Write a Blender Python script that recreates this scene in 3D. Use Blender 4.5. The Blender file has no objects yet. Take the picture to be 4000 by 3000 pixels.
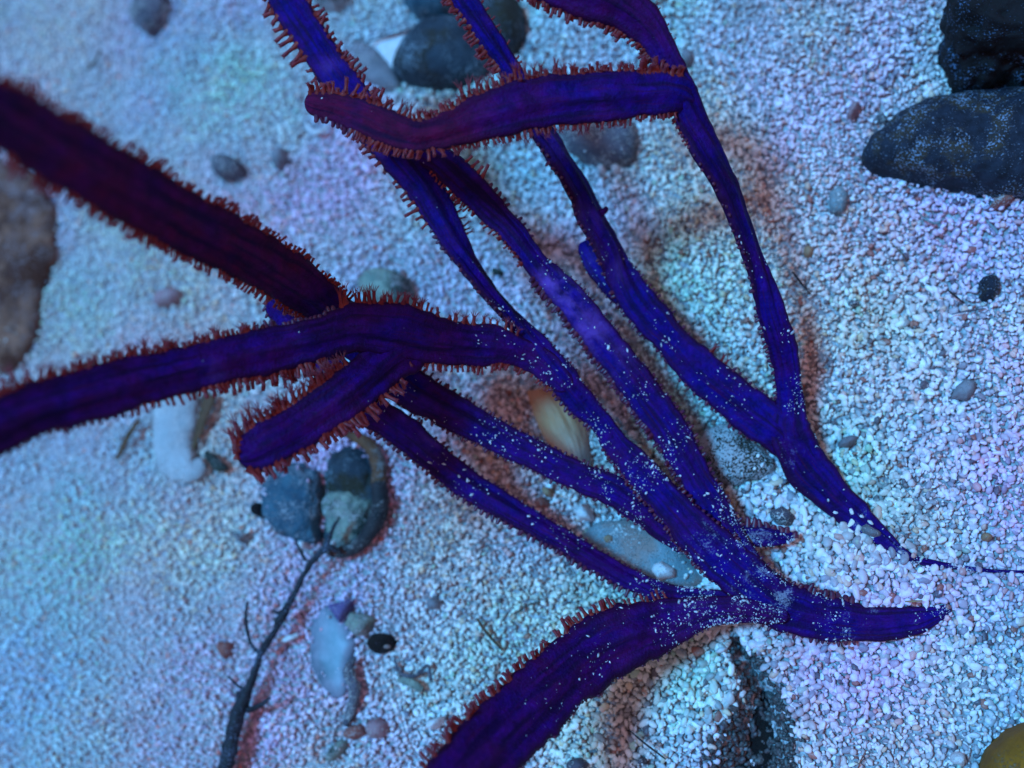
import bpy, bmesh, math, random
import numpy as np
from mathutils import Vector, Matrix

random.seed(7)
RNG = np.random.default_rng(11)
R = math.radians
sc = bpy.context.scene
COL = sc.collection

# ------------------------------------------------------------------ camera
H_CAM = 0.24                       # metres above the sand
TILT, AZ = R(22), R(40)
cam_loc = Vector((0, 0, H_CAM))
fwd = Vector((-math.sin(TILT)*math.cos(AZ), math.sin(TILT)*math.sin(AZ), -math.cos(TILT)))
right = fwd.cross(Vector((0, 1, 0))).normalized()
up = right.cross(fwd).normalized()
cd = bpy.data.cameras.new('camera')
cd.lens = 40; cd.sensor_width = 36
cd.clip_start = 0.01; cd.clip_end = 50
cam = bpy.data.objects.new('camera', cd)
m = Matrix((right, up, -fwd)).transposed().to_4x4()
m.translation = cam_loc
cam.matrix_world = m
COL.objects.link(cam)
sc.camera = cam
cd.dof.use_dof = True
cd.dof.focus_distance = 0.217
cd.dof.aperture_fstop = 9
cd.dof.aperture_blades = 0
FPX = 40/36*4000                   # focal length in photo pixels

# ------------------------------------------------------------------ light: blue sun through water, warm dim fill
w = bpy.data.worlds.new('World'); sc.world = w; w.use_nodes = True
nt = w.node_tree; bg = nt.nodes['Background']
tc = nt.nodes.new('ShaderNodeTexCoord'); sep = nt.nodes.new('ShaderNodeSeparateXYZ')
rmp = nt.nodes.new('ShaderNodeValToRGB')
nt.links.new(tc.outputs['Generated'], sep.inputs[0])
nt.links.new(sep.outputs['Z'], rmp.inputs[0])
rmp.color_ramp.elements[0].position = 0.0; rmp.color_ramp.elements[0].color = (0.10, 0.14, 0.28, 1)
rmp.color_ramp.elements[1].position = 0.75; rmp.color_ramp.elements[1].color = (0.385, 0.245, 0.29, 1)
nt.links.new(rmp.outputs[0], bg.inputs['Color'])
bg.inputs['Strength'].default_value = 1.0

sd = bpy.data.lights.new('sun', 'SUN')
sd.energy = 4.9; sd.angle = R(12); sd.color = (0.065, 0.485, 1.0)
sun = bpy.data.objects.new('sun', sd)
sun.rotation_euler = Vector((0.27, -0.05, -1)).to_track_quat('-Z', 'Y').to_euler()
sun.location = (-0.3, 0, 1)
COL.objects.link(sun)
sc.view_settings.view_transform = 'Standard'
sc.view_settings.look = 'None'
sc.view_settings.exposure = 0.0
sc.view_settings.gamma = 1.0
sc.render.engine = 'CYCLES'
sc.cycles.max_bounces = 5

# ------------------------------------------------------------------ maths helpers
def hash3(i, j, k, seed):
    h = (i*374761393 + j*668265263 + k*2147483647 + seed*1274126177) & 0xffffffff
    h = ((h ^ (h >> 13))*1274126177) & 0xffffffff
    return ((h ^ (h >> 16)) & 0xffff)/65535.0

def vnoise(p, seed=0):
    """smooth value noise in -1..1, p is (n,3) or (n,2)"""
    p = np.atleast_2d(np.asarray(p, float))
    if p.shape[1] == 2: p = np.c_[p, np.zeros(len(p))]
    i = np.floor(p).astype(np.int64); f = p - i; f = f*f*(3-2*f)
    r = 0
    for a in (0, 1):
        for b in (0, 1):
            for c in (0, 1):
                wgt = (f[:, 0] if a else 1-f[:, 0])*(f[:, 1] if b else 1-f[:, 1])*(f[:, 2] if c else 1-f[:, 2])
                r = r + wgt*hash3(i[:, 0]+a, i[:, 1]+b, i[:, 2]+c, seed)
    return r*2-1

def fbm(p, seed=0, octv=3):
    p = np.asarray(p, float); s = 0; a = 1; t = 0
    for o in range(octv):
        s = s + a*vnoise(p*(2.03**o), seed+o*17); t += a; a *= .5
    return s/t

def ray(px, py):
    return fwd + right*((px/4000-.5)*4000/FPX) + up*((.5-py/3000)*3000/FPX)

def at_h(px, py, h):
    """point of the scene h metres above z=0 that stands under this direction"""
    d = ray(px, py); t = (h-H_CAM)/d.z
    return cam_loc + d*t

TRENCH = [at_h(2862, 2480, 0), at_h(2900, 2570, 0), at_h(2985, 2720, 0), at_h(2960, 2880, 0), at_h(2930, 3120, 0)]
TR_W = [.0009, .0018, .0034, .0056, .0090]
def trench_f(x, y):
    best = np.zeros_like(x)
    for a, b, wa, wb in zip(TRENCH, TRENCH[1:], TR_W, TR_W[1:]):
        dx, dy = b.x-a.x, b.y-a.y
        t = np.clip(((x-a.x)*dx+(y-a.y)*dy)/(dx*dx+dy*dy), 0, 1)
        d = np.hypot(x-a.x-t*dx, y-a.y-t*dy)
        best = np.maximum(best, np.exp(-(d/(wa+(wb-wa)*t))**2*1.1))
    return best

MOUND = [(3330, 2210, .0020, .012), (3000, 2010, .0010, .008), (3300, 2550, .0015, .02), (3700, 2000, .0015, .02),
         (2650, 2700, .0022, .016), (1000, 900, .002, .03), (2950, 1200, .0015, .02)]
MOUND = [(at_h(a, b, 0), c, d) for a, b, c, d in MOUND]
def ground_h(x, y):
    x = np.atleast_1d(np.asarray(x, float)); y = np.atleast_1d(np.asarray(y, float))
    p = np.c_[x, y]
    h = 0.0011*vnoise(p*38, 3) + 0.0009*vnoise(p*95, 5) + 0.0004*vnoise(p*240, 9)
    for c, a, s in MOUND:
        h = h + a*np.exp(-((x-c.x)**2+(y-c.y)**2)/(s*s))
    h = h - 0.0085*trench_f(x, y)
    return h

def G(px, py, lift=0.0):
    """point on the sand surface"""
    h = 0.0
    for _ in range(4):
        p = at_h(px, py, h+lift); h = float(ground_h(p.x, p.y)[0])
    return at_h(px, py, h+lift)

def depth(p): return (p-cam_loc).dot(fwd)
def mpp(p): return depth(p)/FPX       # metres per photo pixel at p

def project(P):
    d = P - np.array(cam_loc)
    z = d@np.array(fwd)
    return (d@np.array(right))/z*FPX+2000, 1500-(d@np.array(up))/z*FPX, z

# ------------------------------------------------------------------ object helpers
def tag(o, label=None, cat=None, group=None, kind=None):
    if label: o['label'] = label
    if cat: o['category'] = cat
    if group: o['group'] = group
    if kind: o['kind'] = kind
    return o

def mesh_obj(name, V, F, mat, parent=None, attrs=None, smooth=True):
    me = bpy.data.meshes.new(name)
    V = np.asarray(V, np.float32)
    if isinstance(F, np.ndarray):
        n, k = F.shape
        me.vertices.add(len(V)); me.vertices.foreach_set('co', V.ravel())
        me.loops.add(n*k); me.loops.foreach_set('vertex_index', F.astype(np.int32).ravel())
        me.polygons.add(n)
        me.polygons.foreach_set('loop_start', np.arange(0, n*k, k, dtype=np.int32))
        me.polygons.foreach_set('loop_total', np.full(n, k, np.int32))
        me.update(calc_edges=True)
    else:
        me.from_pydata([tuple(v) for v in V.tolist()], [], F); me.update()
    if attrs:
        for an, av in attrs.items():
            av = np.asarray(av, np.float32)
            if av.ndim == 1:
                a = me.attributes.new(an, 'FLOAT', 'POINT'); a.data.foreach_set('value', av)
            else:
                a = me.attributes.new(an, 'FLOAT_COLOR', 'POINT')
                a.data.foreach_set('color', np.c_[av, np.ones(len(av), np.float32)].astype(np.float32).ravel())
    if smooth: me.polygons.foreach_set('use_smooth', np.ones(len(me.polygons), bool))
    me.materials.append(mat)
    o = bpy.data.objects.new(name, me); COL.objects.link(o)
    if parent: o.parent = parent
    return o

def empty(name, loc):
    o = bpy.data.objects.new(name, None); o.empty_display_size = .003; COL.objects.link(o)
    o.location = loc
    return o

def adopt(child, root):
    """world-space mesh becomes a child of an Empty (or of an untransformed mesh)"""
    child.parent = root
    if root.type == 'EMPTY': child.location = -Vector(root.location)
    return child

# ------------------------------------------------------------------ materials
def new_mat(name):
    m = bpy.data.materials.new(name); m.use_nodes = True
    n = m.node_tree
    return m, n, n.nodes['Principled BSDF']

def N(n, typ, **kw):
    x = n.nodes.new(typ)
    for k, v in kw.items():
        if k in x.inputs: x.inputs[k].default_value = v
        else: setattr(x, k, v)
    return x

def noise(n, vec, scale, detail=4, rough=.6):
    x = N(n, 'ShaderNodeTexNoise', Scale=scale, Detail=detail, Roughness=rough)
    n.links.new(vec, x.inputs['Vector']); return x.outputs['Fac']

def ramp(n, fac, stops):
    x = n.nodes.new('ShaderNodeValToRGB'); cr = x.color_ramp
    while len(cr.elements) < len(stops): cr.elements.new(.5)
    for e, (p, c) in zip(cr.elements, stops):
        e.position = p; e.color = (*c, 1) if len(c) == 3 else c
    n.links.new(fac, x.inputs[0]); return x.outputs[0]

def mixc(n, fac, a, b):
    x = n.nodes.new('ShaderNodeMix'); x.data_type = 'RGBA'
    if isinstance(fac, (int, float)): x.inputs[0].default_value = fac
    else: n.links.new(fac, x.inputs[0])
    for s, v in ((6, a), (7, b)):
        if isinstance(v, tuple): x.inputs[s].default_value = (*v, 1)
        else: n.links.new(v, x.inputs[s])
    return x.outputs[2]

def math_n(n, op, a, b=None, clamp=False):
    x = n.nodes.new('ShaderNodeMath'); x.operation = op; x.use_clamp = clamp
    for i, v in enumerate((a, b)):
        if v is None: continue
        if isinstance(v, (int, float)): x.inputs[i].default_value = v
        else: n.links.new(v, x.inputs[i])
    return x.outputs[0]

def bump(n, h, strength, dist, bsdf):
    x = N(n, 'ShaderNodeBump', Strength=strength, Distance=dist)
    n.links.new(h, x.inputs['Height']); n.links.new(x.outputs[0], bsdf.inputs['Normal'])

def geo_pos(n):
    return n.nodes.new('ShaderNodeNewGeometry').outputs['Position']

def rock_mat(name, c1, c2, speck=(.6, .62, .66), speck_amt=.3, scale=260, bumpd=.0006, rough=.7, c3=None):
    m, n, b = new_mat(name); P = geo_pos(n)
    base = ramp(n, noise(n, P, scale, 6, .65), [(.35, c1), (.65, c2)])
    if c3: base = mixc(n, ramp(n, noise(n, P, scale*.45, 3), [(.5, (0, 0, 0)), (.62, (1, 1, 1))]), base, c3)
    sp = noise(n, P, 2300, 2, .5)
    big = noise(n, P, 170, 3, .6)
    t = math_n(n, 'ADD', sp, math_n(n, 'MULTIPLY', big, .7))
    lo = 1.08-speck_amt*.55
    f = ramp(n, t, [(0, (0, 0, 0)), (min(.98, lo/1.4+.0), (0, 0, 0)), (1.0, (1, 1, 1))])
    x = n.nodes.new('ShaderNodeMapRange'); n.links.new(t, x.inputs[0])
    x.inputs[1].default_value = lo-.05; x.inputs[2].default_value = lo+.06
    base = mixc(n, x.outputs[0], base, speck)
    n.links.new(base, b.inputs['Base Color']); b.inputs['Roughness'].default_value = rough
    b.inputs['Specular IOR Level'].default_value = .35
    bump(n, math_n(n, 'ADD', noise(n, P, 1100, 6, .7), x.outputs[0]), .9, bumpd, b)
    return m

M = {}
def build_materials():
    # sand sheet
    m, n, b = new_mat('sand_bed'); P = geo_pos(n)
    vo = N(n, 'ShaderNodeTexVoronoi', Scale=850.0); n.links.new(P, vo.inputs['Vector'])
    c = ramp(n, vo.outputs['Color'], [(.2, (.34, .33, .35)), (.5, (.56, .53, .55)), (.8, (.74, .70, .72))])
    c = mixc(n, ramp(n, vo.outputs['Distance'], [(.45, (0,)*3), (.8, (.7,)*3)]), c, (.20, .19, .21))
    c = mixc(n, ramp(n, noise(n, P, 26, 4, .6), [(.4, (0,)*3), (.65, (.3,)*3)]), c, (.60, .40, .44))
    n.links.new(c, b.inputs['Base Color']); b.inputs['Roughness'].default_value = .8
    bump(n, math_n(n, 'SUBTRACT', 1.0, vo.outputs['Distance']), 1, .0011, b); M['sand'] = m
    # grains
    m, n, b = new_mat('sand_grain_mineral'); P = geo_pos(n)
    a = N(n, 'ShaderNodeAttribute', attribute_name='col')
    c = mixc(n, ramp(n, noise(n, P, 2500, 3, .6), [(.35, (0, 0, 0)), (.7, (1, 1, 1))]), a.outputs['Color'], (.62, .60, .62))
    mm = n.nodes.new('ShaderNodeMix'); mm.data_type = 'RGBA'; mm.inputs[0].default_value = .18
    n.links.new(a.outputs['Color'], mm.inputs[6]); n.links.new(c, mm.inputs[7])
    n.links.new(mm.outputs[2], b.inputs['Base Color'])
    b.inputs['Roughness'].default_value = .42; b.inputs['Specular IOR Level'].default_value = .45
    b.inputs['Subsurface Weight'].default_value = .0
    bump(n, noise(n, P, 3000, 3, .6), .5, .0002, b); M['grain'] = m
    # gorgonian skin: indigo to maroon, lit sheen painted as lilac patches, dusting of silt
    m, n, b = new_mat('sea_whip_skin'); P = geo_pos(n)
    red = N(n, 'ShaderNodeAttribute', attribute_name='red').outputs['Fac']
    pale = N(n, 'ShaderNodeAttribute', attribute_name='pale').outputs['Fac']
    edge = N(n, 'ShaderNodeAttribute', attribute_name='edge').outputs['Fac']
    n1 = noise(n, P, 130, 4, .6); n2 = noise(n, P, 420, 5, .65)
    rr = math_n(n, 'ADD', red, math_n(n, 'MULTIPLY', math_n(n, 'SUBTRACT', n1, .5), 1.3), True)
    blue = mixc(n, ramp(n, n2, [(.35, (0, 0, 0)), (.7, (1, 1, 1))]), (.0015, .0005, .085), (.014, .0012, .24))
    mar = mixc(n, ramp(n, n2, [(.35, (0, 0, 0)), (.7, (1, 1, 1))]), (.050, .0012, .024), (.125, .0020, .042))
    c = mixc(n, rr, blue, mar)
    sv = N(n, 'ShaderNodeAttribute', attribute_name='strap').outputs['Color']
    st = noise(n, sv, 1.25, 3, .5)
    c = mixc(n, ramp(n, st, [(.36, (.75,)*3), (.52, (0,)*3)]), c, (.006, .0006, .026))
    c = mixc(n, ramp(n, noise(n, sv, 3.3, 2, .5), [(.56, (0,)*3), (.72, (.55,)*3)]), c, (.055, .0015, .050))
    c = mixc(n, math_n(n, 'MULTIPLY', pale, ramp(n, noise(n, P, 260, 4), [(.38, (.05,)*3), (.62, (.9,)*3)]), True), c, (.20, .08, .52))  # sheen of the lit skin, mixed into the colour as lilac
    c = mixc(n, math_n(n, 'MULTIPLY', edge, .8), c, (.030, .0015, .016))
    dust = N(n, 'ShaderNodeAttribute', attribute_name='dust').outputs['Fac']
    dn = math_n(n, 'ADD', math_n(n, 'MULTIPLY', noise(n, P, 2600, 3, .7), .6), math_n(n, 'MULTIPLY', noise(n, P, 420, 3, .6), .55))
    df = n.nodes.new('ShaderNodeMapRange'); n.links.new(math_n(n, 'ADD', dn, math_n(n, 'MULTIPLY', dust, .17)), df.inputs[0])
    df.inputs[1].default_value = .71; df.inputs[2].default_value = .80
    c = mixc(n, math_n(n, 'MULTIPLY', df.outputs[0], math_n(n, 'ADD', math_n(n, 'MULTIPLY', dust, .75), .0), True), c, (.30, .34, .46))
    n.links.new(c, b.inputs['Base Color'])
    b.inputs['Roughness'].default_value = .5; b.inputs['Specular IOR Level'].default_value = .11
    bump(n, math_n(n, 'ADD', math_n(n, 'ADD', noise(n, P, 1500, 5, .7), math_n(n, 'MULTIPLY', n2, .8)), math_n(n, 'MULTIPLY', st, .35)), .8, .0005, b)
    M['skin'] = m
    # polyps
    m, n, b = new_mat('polyp_tissue'); P = geo_pos(n)
    c = ramp(n, noise(n, P, 700, 3), [(.3, (.11, .006, .012)), (.7, (.31, .030, .018))])
    tip = N(n, 'ShaderNodeAttribute', attribute_name='tip').outputs['Fac']
    c = mixc(n, math_n(n, 'MULTIPLY', tip, .45), c, (.22, .035, .07))
    n.links.new(c, b.inputs['Base Color']); b.inputs['Roughness'].default_value = .5
    b.inputs['Subsurface Weight'].default_value = .25; b.inputs['Subsurface Radius'].default_value = (1, .3, .2)
    b.inputs['Subsurface Scale'].default_value = .0006
    b.inputs['Specular IOR Level'].default_value = .25
    M['polyp'] = m
    m, n, b = new_mat('polyp_tissue_contracted'); P = geo_pos(n)
    c = ramp(n, noise(n, P, 700, 3), [(.3, (.035, .003, .04)), (.7, (.13, .014, .04))])
    n.links.new(c, b.inputs['Base Color']); b.inputs['Roughness'].default_value = .45
    M['knob'] = m
    # silt flecks
    m, n, b = new_mat('pale_silt')
    a = N(n, 'ShaderNodeAttribute', attribute_name='col')
    n.links.new(a.outputs['Color'], b.inputs['Base Color']); b.inputs['Roughness'].default_value = .6
    M['fleck'] = m
    M['black'] = rock_mat('black_silted_rock', (.0010, .0010, .0015), (.006, .005, .008), (.10, .18, .32), .12, 240)
    M['mussel'] = rock_mat('dark_speckled_rock', (.003, .005, .012), (.016, .026, .048), (.22, .30, .42), .19, 380, c3=(.05, .035, .02))
    M['teal'] = rock_mat('dark_teal_stone', (.012, .022, .034), (.035, .06, .085), (.22, .3, .36), .22, 200, .0007, c3=(.03, .026, .015))
    M['blue'] = rock_mat('blue_stone', (.015, .07, .12), (.06, .16, .22), (.35, .42, .48), .26, 330, .0007)
    M['grey'] = rock_mat('grey_stone', (.14, .14, .16), (.26, .25, .28), (.5, .5, .5), .2, 200, .0003)
    M['slate'] = rock_mat('dark_grey_stone', (.05, .05, .07), (.14, .13, .17), (.5, .5, .5), .3, 260, .0004)
    M['pale'] = rock_mat('pale_grey_stone', (.16, .24, .27), (.30, .38, .42), (.6, .6, .6), .25, 200, .0006, c3=(.36, .26, .24))
    M['finger'] = rock_mat('silted_white_coral', (.36, .40, .42), (.52, .54, .56), (.7, .7, .7), .3, 160, .0003)
    M['white'] = rock_mat('white_stone', (.62, .62, .64), (.8, .8, .82), (.85, .85, .85), .2, 300, .0002)
    M['moss'] = rock_mat('mossy_black_rock', (.012, .012, .010), (.07, .07, .045), (.5, .52, .55), .50, 330, .0009)
    M['brownrock'] = rock_mat('dark_brown_rock', (.003, .002, .003), (.012, .008, .007), (.1, .1, .16), .05, 260, .0012)
    M['pinkrock'] = rock_mat('pink_brown_rock', (.10, .035, .02), (.42, .20, .13), (.40, .28, .28), .28, 210, .0014, c3=(.10, .03, .015))  # rock's own pink-brown, warmed to carry the brown shade over it
    M['olive'] = rock_mat('olive_rock', (.22, .085, .003), (.38, .15, .004), (.3, .2, .1), .1, 160, .0006)
    M['red'] = rock_mat('red_stone', (.26, .07, .05), (.38, .15, .12), (.5, .4, .4), .2, 200, .0003)
    M['pink'] = rock_mat('pink_stone', (.30, .16, .18), (.40, .24, .26), (.6, .5, .5), .2, 200, .0003)
    M['amber'] = rock_mat('amber_stone', (.30, .16, .08), (.46, .28, .17), (.6, .5, .5), .2, 300, .0003)
    M['green'] = rock_mat('green_grey_stone', (.17, .25, .22), (.42, .48, .38), (.65, .65, .65), .28, 330, .0010, c3=(.05, .08, .07))
    M['violet'] = rock_mat('violet_stone', (.07, .05, .15), (.15, .11, .27), (.5, .5, .6), .2, 260, .0003)
    M['rim'] = rock_mat('dark_shell_rim', (.008, .010, .014), (.035, .030, .034), (.3, .3, .3), .10, 260, .0003)
    M['rimbrown'] = rock_mat('brown_shell_rim', (.07, .025, .012), (.20, .075, .03), (.3, .3, .3), .15, 260, .0003)
    M['twig'] = rock_mat('black_twig_bark', (.006, .008, .012), (.02, .025, .035), (.15, .2, .3), .18, 500, .0004, .5)
    M['algae'] = rock_mat('brown_algae', (.05, .03, .012), (.16, .07, .035), (.3, .2, .1), .2, 300, .0003)
    M['darkgreen'] = rock_mat('dark_green_algae', (.01, .02, .018), (.03, .05, .04), (.3, .3, .3), .12, 300, .0003)
    # translucent pale shell
    m, n, b = new_mat('pale_shell_film'); P = geo_pos(n)
    c = ramp(n, noise(n, P, 180, 4, .6), [(.35, (.09, .13, .17)), (.65, (.24, .26, .33))])
    n.links.new(c, b.inputs['Base Color']); b.inputs['Roughness'].default_value = .45; M['film'] = m
    # fibrous tan shell
    m, n, b = new_mat('fibrous_shell'); P = geo_pos(n)
    a = N(n, 'ShaderNodeAttribute', attribute_name='along').outputs['Fac']
    fib = N(n, 'ShaderNodeAttribute', attribute_name='fib').outputs['Fac']
    c = ramp(n, a, [(.40, (.55, .26, .12)), (.72, (.48, .25, .17)), (.95, (.22, .32, .34))])
    c2 = mixc(n, math_n(n, 'MULTIPLY', fib, .12), c, (.30, .18, .12))
    n.links.new(c2, b.inputs['Base Color']); b.inputs['Roughness'].default_value = .6
    bump(n, noise(n, P, 900, 4), .6, .0004, b); M['fibre'] = m
build_materials()

# ------------------------------------------------------------------ sand: base sheet
def build_ground():
    ax = np.concatenate([np.linspace(-6, -.5, 14), np.arange(-.48, .30, .0022), np.linspace(.32, 6, 14)])
    ay = np.concatenate([np.linspace(-6, -.3, 14), np.arange(-.28, .46, .0022), np.linspace(.48, 6, 14)])
    X, Y = np.meshgrid(ax, ay); x = X.ravel(); y = Y.ravel()
    far = np.maximum(np.abs(x+.1), np.abs(y-.1)) > .45
    z = ground_h(x, y)-.0009
    z[far] = -.0009
    nx, ny = len(ax), len(ay)
    i = np.arange(nx*ny).reshape(ny, nx)
    F = np.stack([i[:-1, :-1].ravel(), i[:-1, 1:].ravel(), i[1:, 1:].ravel(), i[1:, :-1].ravel()], 1)
    o = mesh_obj('sandy_ground', np.c_[x, y, z], F, M['sand'])
    tag(o, 'pale sandy sea bed under the loose grains', 'ground', kind='structure')
build_ground()

def ico(sub):
    bm = bmesh.new(); bmesh.ops.create_icosphere(bm, subdivisions=sub, radius=1)
    V = np.array([v.co[:] for v in bm.verts]); F = np.array([[v.index for v in f.verts] for f in bm.faces])
    bm.free(); return V, F

def rot_mats(n, rng, flat=.5):
    """random yaw, limited tilt"""
    yaw = rng.uniform(0, 2*np.pi, n); tx = rng.normal(0, flat, n); ty = rng.normal(0, flat, n)
    cz, sz = np.cos(yaw), np.sin(yaw); cx, sx = np.cos(tx), np.sin(tx); cy, sy = np.cos(ty), np.sin(ty)
    Z = np.zeros(n); O = np.ones(n)
    Rz = np.stack([cz, -sz, Z, sz, cz, Z, Z, Z, O], 1).reshape(n, 3, 3)
    Rx = np.stack([O, Z, Z, Z, cx, -sx, Z, sx, cx], 1).reshape(n, 3, 3)
    Ry = np.stack([cy, Z, sy, Z, O, Z, -sy, Z, cy], 1).reshape(n, 3, 3)
    return Rx@Ry@Rz

def grain_variants(sub, k, seed, amp=.22):
    V, F = ico(sub); out = []
    for s in range(k):
        d = 1 + amp*vnoise(V*1.3+s*7.7, seed+s) + .10*vnoise(V*3+s*3.1, seed+50+s)
        W = V*d[:, None]
        # flatten a few random sides: chipped, mineral-looking
        r = np.random.default_rng(seed*31+s)
        for _ in range(5):
            nrm = r.normal(size=3); nrm /= np.linalg.norm(nrm); lim = r.uniform(.62, .85)
            dd = W@nrm; ex = np.clip(dd-lim, 0, None); W = W-np.outer(ex*.9, nrm)
        out.append(W)
    return out, F

def grain_colours(n, rng, x, y):
    u = rng.random(n)
    c = np.empty((n, 3))
    pal = [(.36, (.90, .86, .88)), (.64, (.70, .68, .70)), (.80, (.50, .50, .53)), (.88, (.30, .31, .36)), (.92, (.66, .50, .38)),
           (.945, (.70, .44, .40)), (.962, (.34, .12, .09)), (.985, (.10, .09, .12)), (1.01, (.40, .55, .46))]
    lo = 0
    for hi, col in pal:
        k = (u >= lo) & (u < hi); c[k] = col; lo = hi
    c *= rng.uniform(.80, 1.14, n)[:, None]
    t = trench_f(x, y); k = rng.random(n) < np.clip((t-.04)*3.2, 0, .97)      # trench grains blackened: the crevice's deep shade put into their colour
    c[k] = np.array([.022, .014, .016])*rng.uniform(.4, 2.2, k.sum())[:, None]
    p = np.c_[x, y]
    a = np.clip(fbm(p*26, 41, 4)*1.7+np.clip((x+.02)*6, -.18, .30), -1, 1); b = np.clip(fbm(p*34+5, 77, 4)*1.9, -1, 1)
    c[:, 0] *= 1+.34*a; c[:, 1] *= 1-.08*a+.12*b; c[:, 2] *= 1-.12*b  # coloured caustic light painted into the grains as broad tints
    q = np.clip(fbm(p*55+9, 15, 3)*2.2-.75, 0, 1); c *= 1-.30*q[:, None]*np.array([.6, 1, 1])      # patches of brownish detritus
    return np.clip(c, .02, .95)

ROCKS = []      # footprints in the ground plane, filled before the grains are laid

def inside(poly, x, y):
    r = np.zeros(len(x), bool); n = len(poly)
    for i in range(n):
        x1, y1 = poly[i]; x2, y2 = poly[(i+1) % n]
        c = ((y1 > y) != (y2 > y)) & (x < (x2-x1)*(y-y1)/(y2-y1+1e-12)+x1)
        r ^= c
    return r

def lay_grains():
    sp = .00084
    gx, gy = np.meshgrid(np.arange(-.40, .23, sp), np.arange(-.20, .38, sp*.87))
    x = gx.ravel().copy(); y = gy.ravel().copy()
    x += RNG.uniform(-.62, .62, len(x))*sp; y += RNG.uniform(-.62, .62, len(x))*sp
    z = ground_h(x, y)
    px, py, d = project(np.c_[x, y, z])
    k = (px > -600) & (px < 4950) & (py > -450) & (py < 3800)
    out = np.maximum.reduce([-px, px-4000, -py, py-3000]); k &= RNG.random(len(x)) < np.clip(1.25-out/700, 0, 1)
    t = trench_f(x, y)
    k &= ~((t > .55) & (RNG.random(len(x)) < .25))
    onrock = np.zeros(len(x), bool)
    for poly, c, gz, th, Rr, hgt, box, sd_ in ROCKS:
        q = inside(poly, x, y)
        if not q.any(): continue
        rr = np.hypot(x-c.x, y-c.y); RR = np.interp(np.arctan2(y-c.y, x-c.x), th, Rr)
        r2 = np.clip(rr/RR, 0, .999)**(1/box)
        cl = fbm(np.c_[x, y]*220, 300+sd_, 2)
        keep = q & (RNG.random(len(x)) < np.clip(.02+.26*cl+.60*(r2-.5), 0, .65)) & (hgt < .009)
        z[keep] = (gz+np.sqrt(1-r2**2)**.8*hgt)[keep]
        k &= ~(q & ~keep); onrock |= keep
    x, y, z, px, py, d, onrock = (q[k] for q in (x, y, z, px, py, d, onrock))
    n = len(x)
    s = np.exp(np.clip(RNG.normal(0, .40, n), -.9, .60))*.00047*(1+.22*fbm(np.c_[x, y]*70, 131, 2))
    coarse = np.exp(-((px-3150)**2+(py-2250)**2)/(420**2)) + .6*np.exp(-((px-2750)**2+(py-2700)**2)/(350**2))
    s *= 1+.30*np.clip(coarse, 0, 1)
    s *= 1-.30*np.clip((1900-px)/1400, 0, 1)
    s[onrock] *= .62
    sxyz = np.c_[s*RNG.uniform(1.0, 1.6, n), s*RNG.uniform(.75, 1.05, n), s*RNG.uniform(.55, .8, n)]
    Rm = rot_mats(n, RNG, .55)
    z = z + RNG.uniform(-.0005, .0007, n)*np.where(RNG.random(n) < .25, 1.2, .7)
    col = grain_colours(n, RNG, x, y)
    soft = np.clip((2000-px)/1500, 0, 1)[:, None]*.5; mean = np.array([.62, .60, .62])*(1+.0*soft)
    tint = col/col.mean(1, keepdims=True); col = col*(1-soft)+soft*tint*.74      # finer, siltier sand on the left
    near = d < .238
    for nm, msk, sub in (('sand_grains', near, 2), ('sand_grains_beyond', ~near, 1)):
        idx = np.where(msk)[0]
        var, F0 = grain_variants(sub, 14, 5+sub)
        var = np.array(var); which = RNG.integers(0, len(var), len(idx))
        V = var[which]*sxyz[idx][:, None, :]
        V = np.einsum('nij,nkj->nki', Rm[idx], V)
        V += np.c_[x, y, z][idx][:, None, :]
        nv = V.shape[1]
        F = (F0[None]+(np.arange(len(idx))*nv)[:, None, None]).reshape(-1, 3)
        C = np.repeat(col[idx], nv, 0)
        o = mesh_obj(nm if sub == 2 else 'fine_sand', V.reshape(-1, 3), F, M['grain'], attrs={'col': C})
        tag(o, 'loose white and lilac sand grains around the branch bases' if sub == 2 else
            'softly blurred pale sand grains farther up and left on the sea bed', 'sand', kind='stuff')
    print('grains', n, 'near', near.sum())

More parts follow.
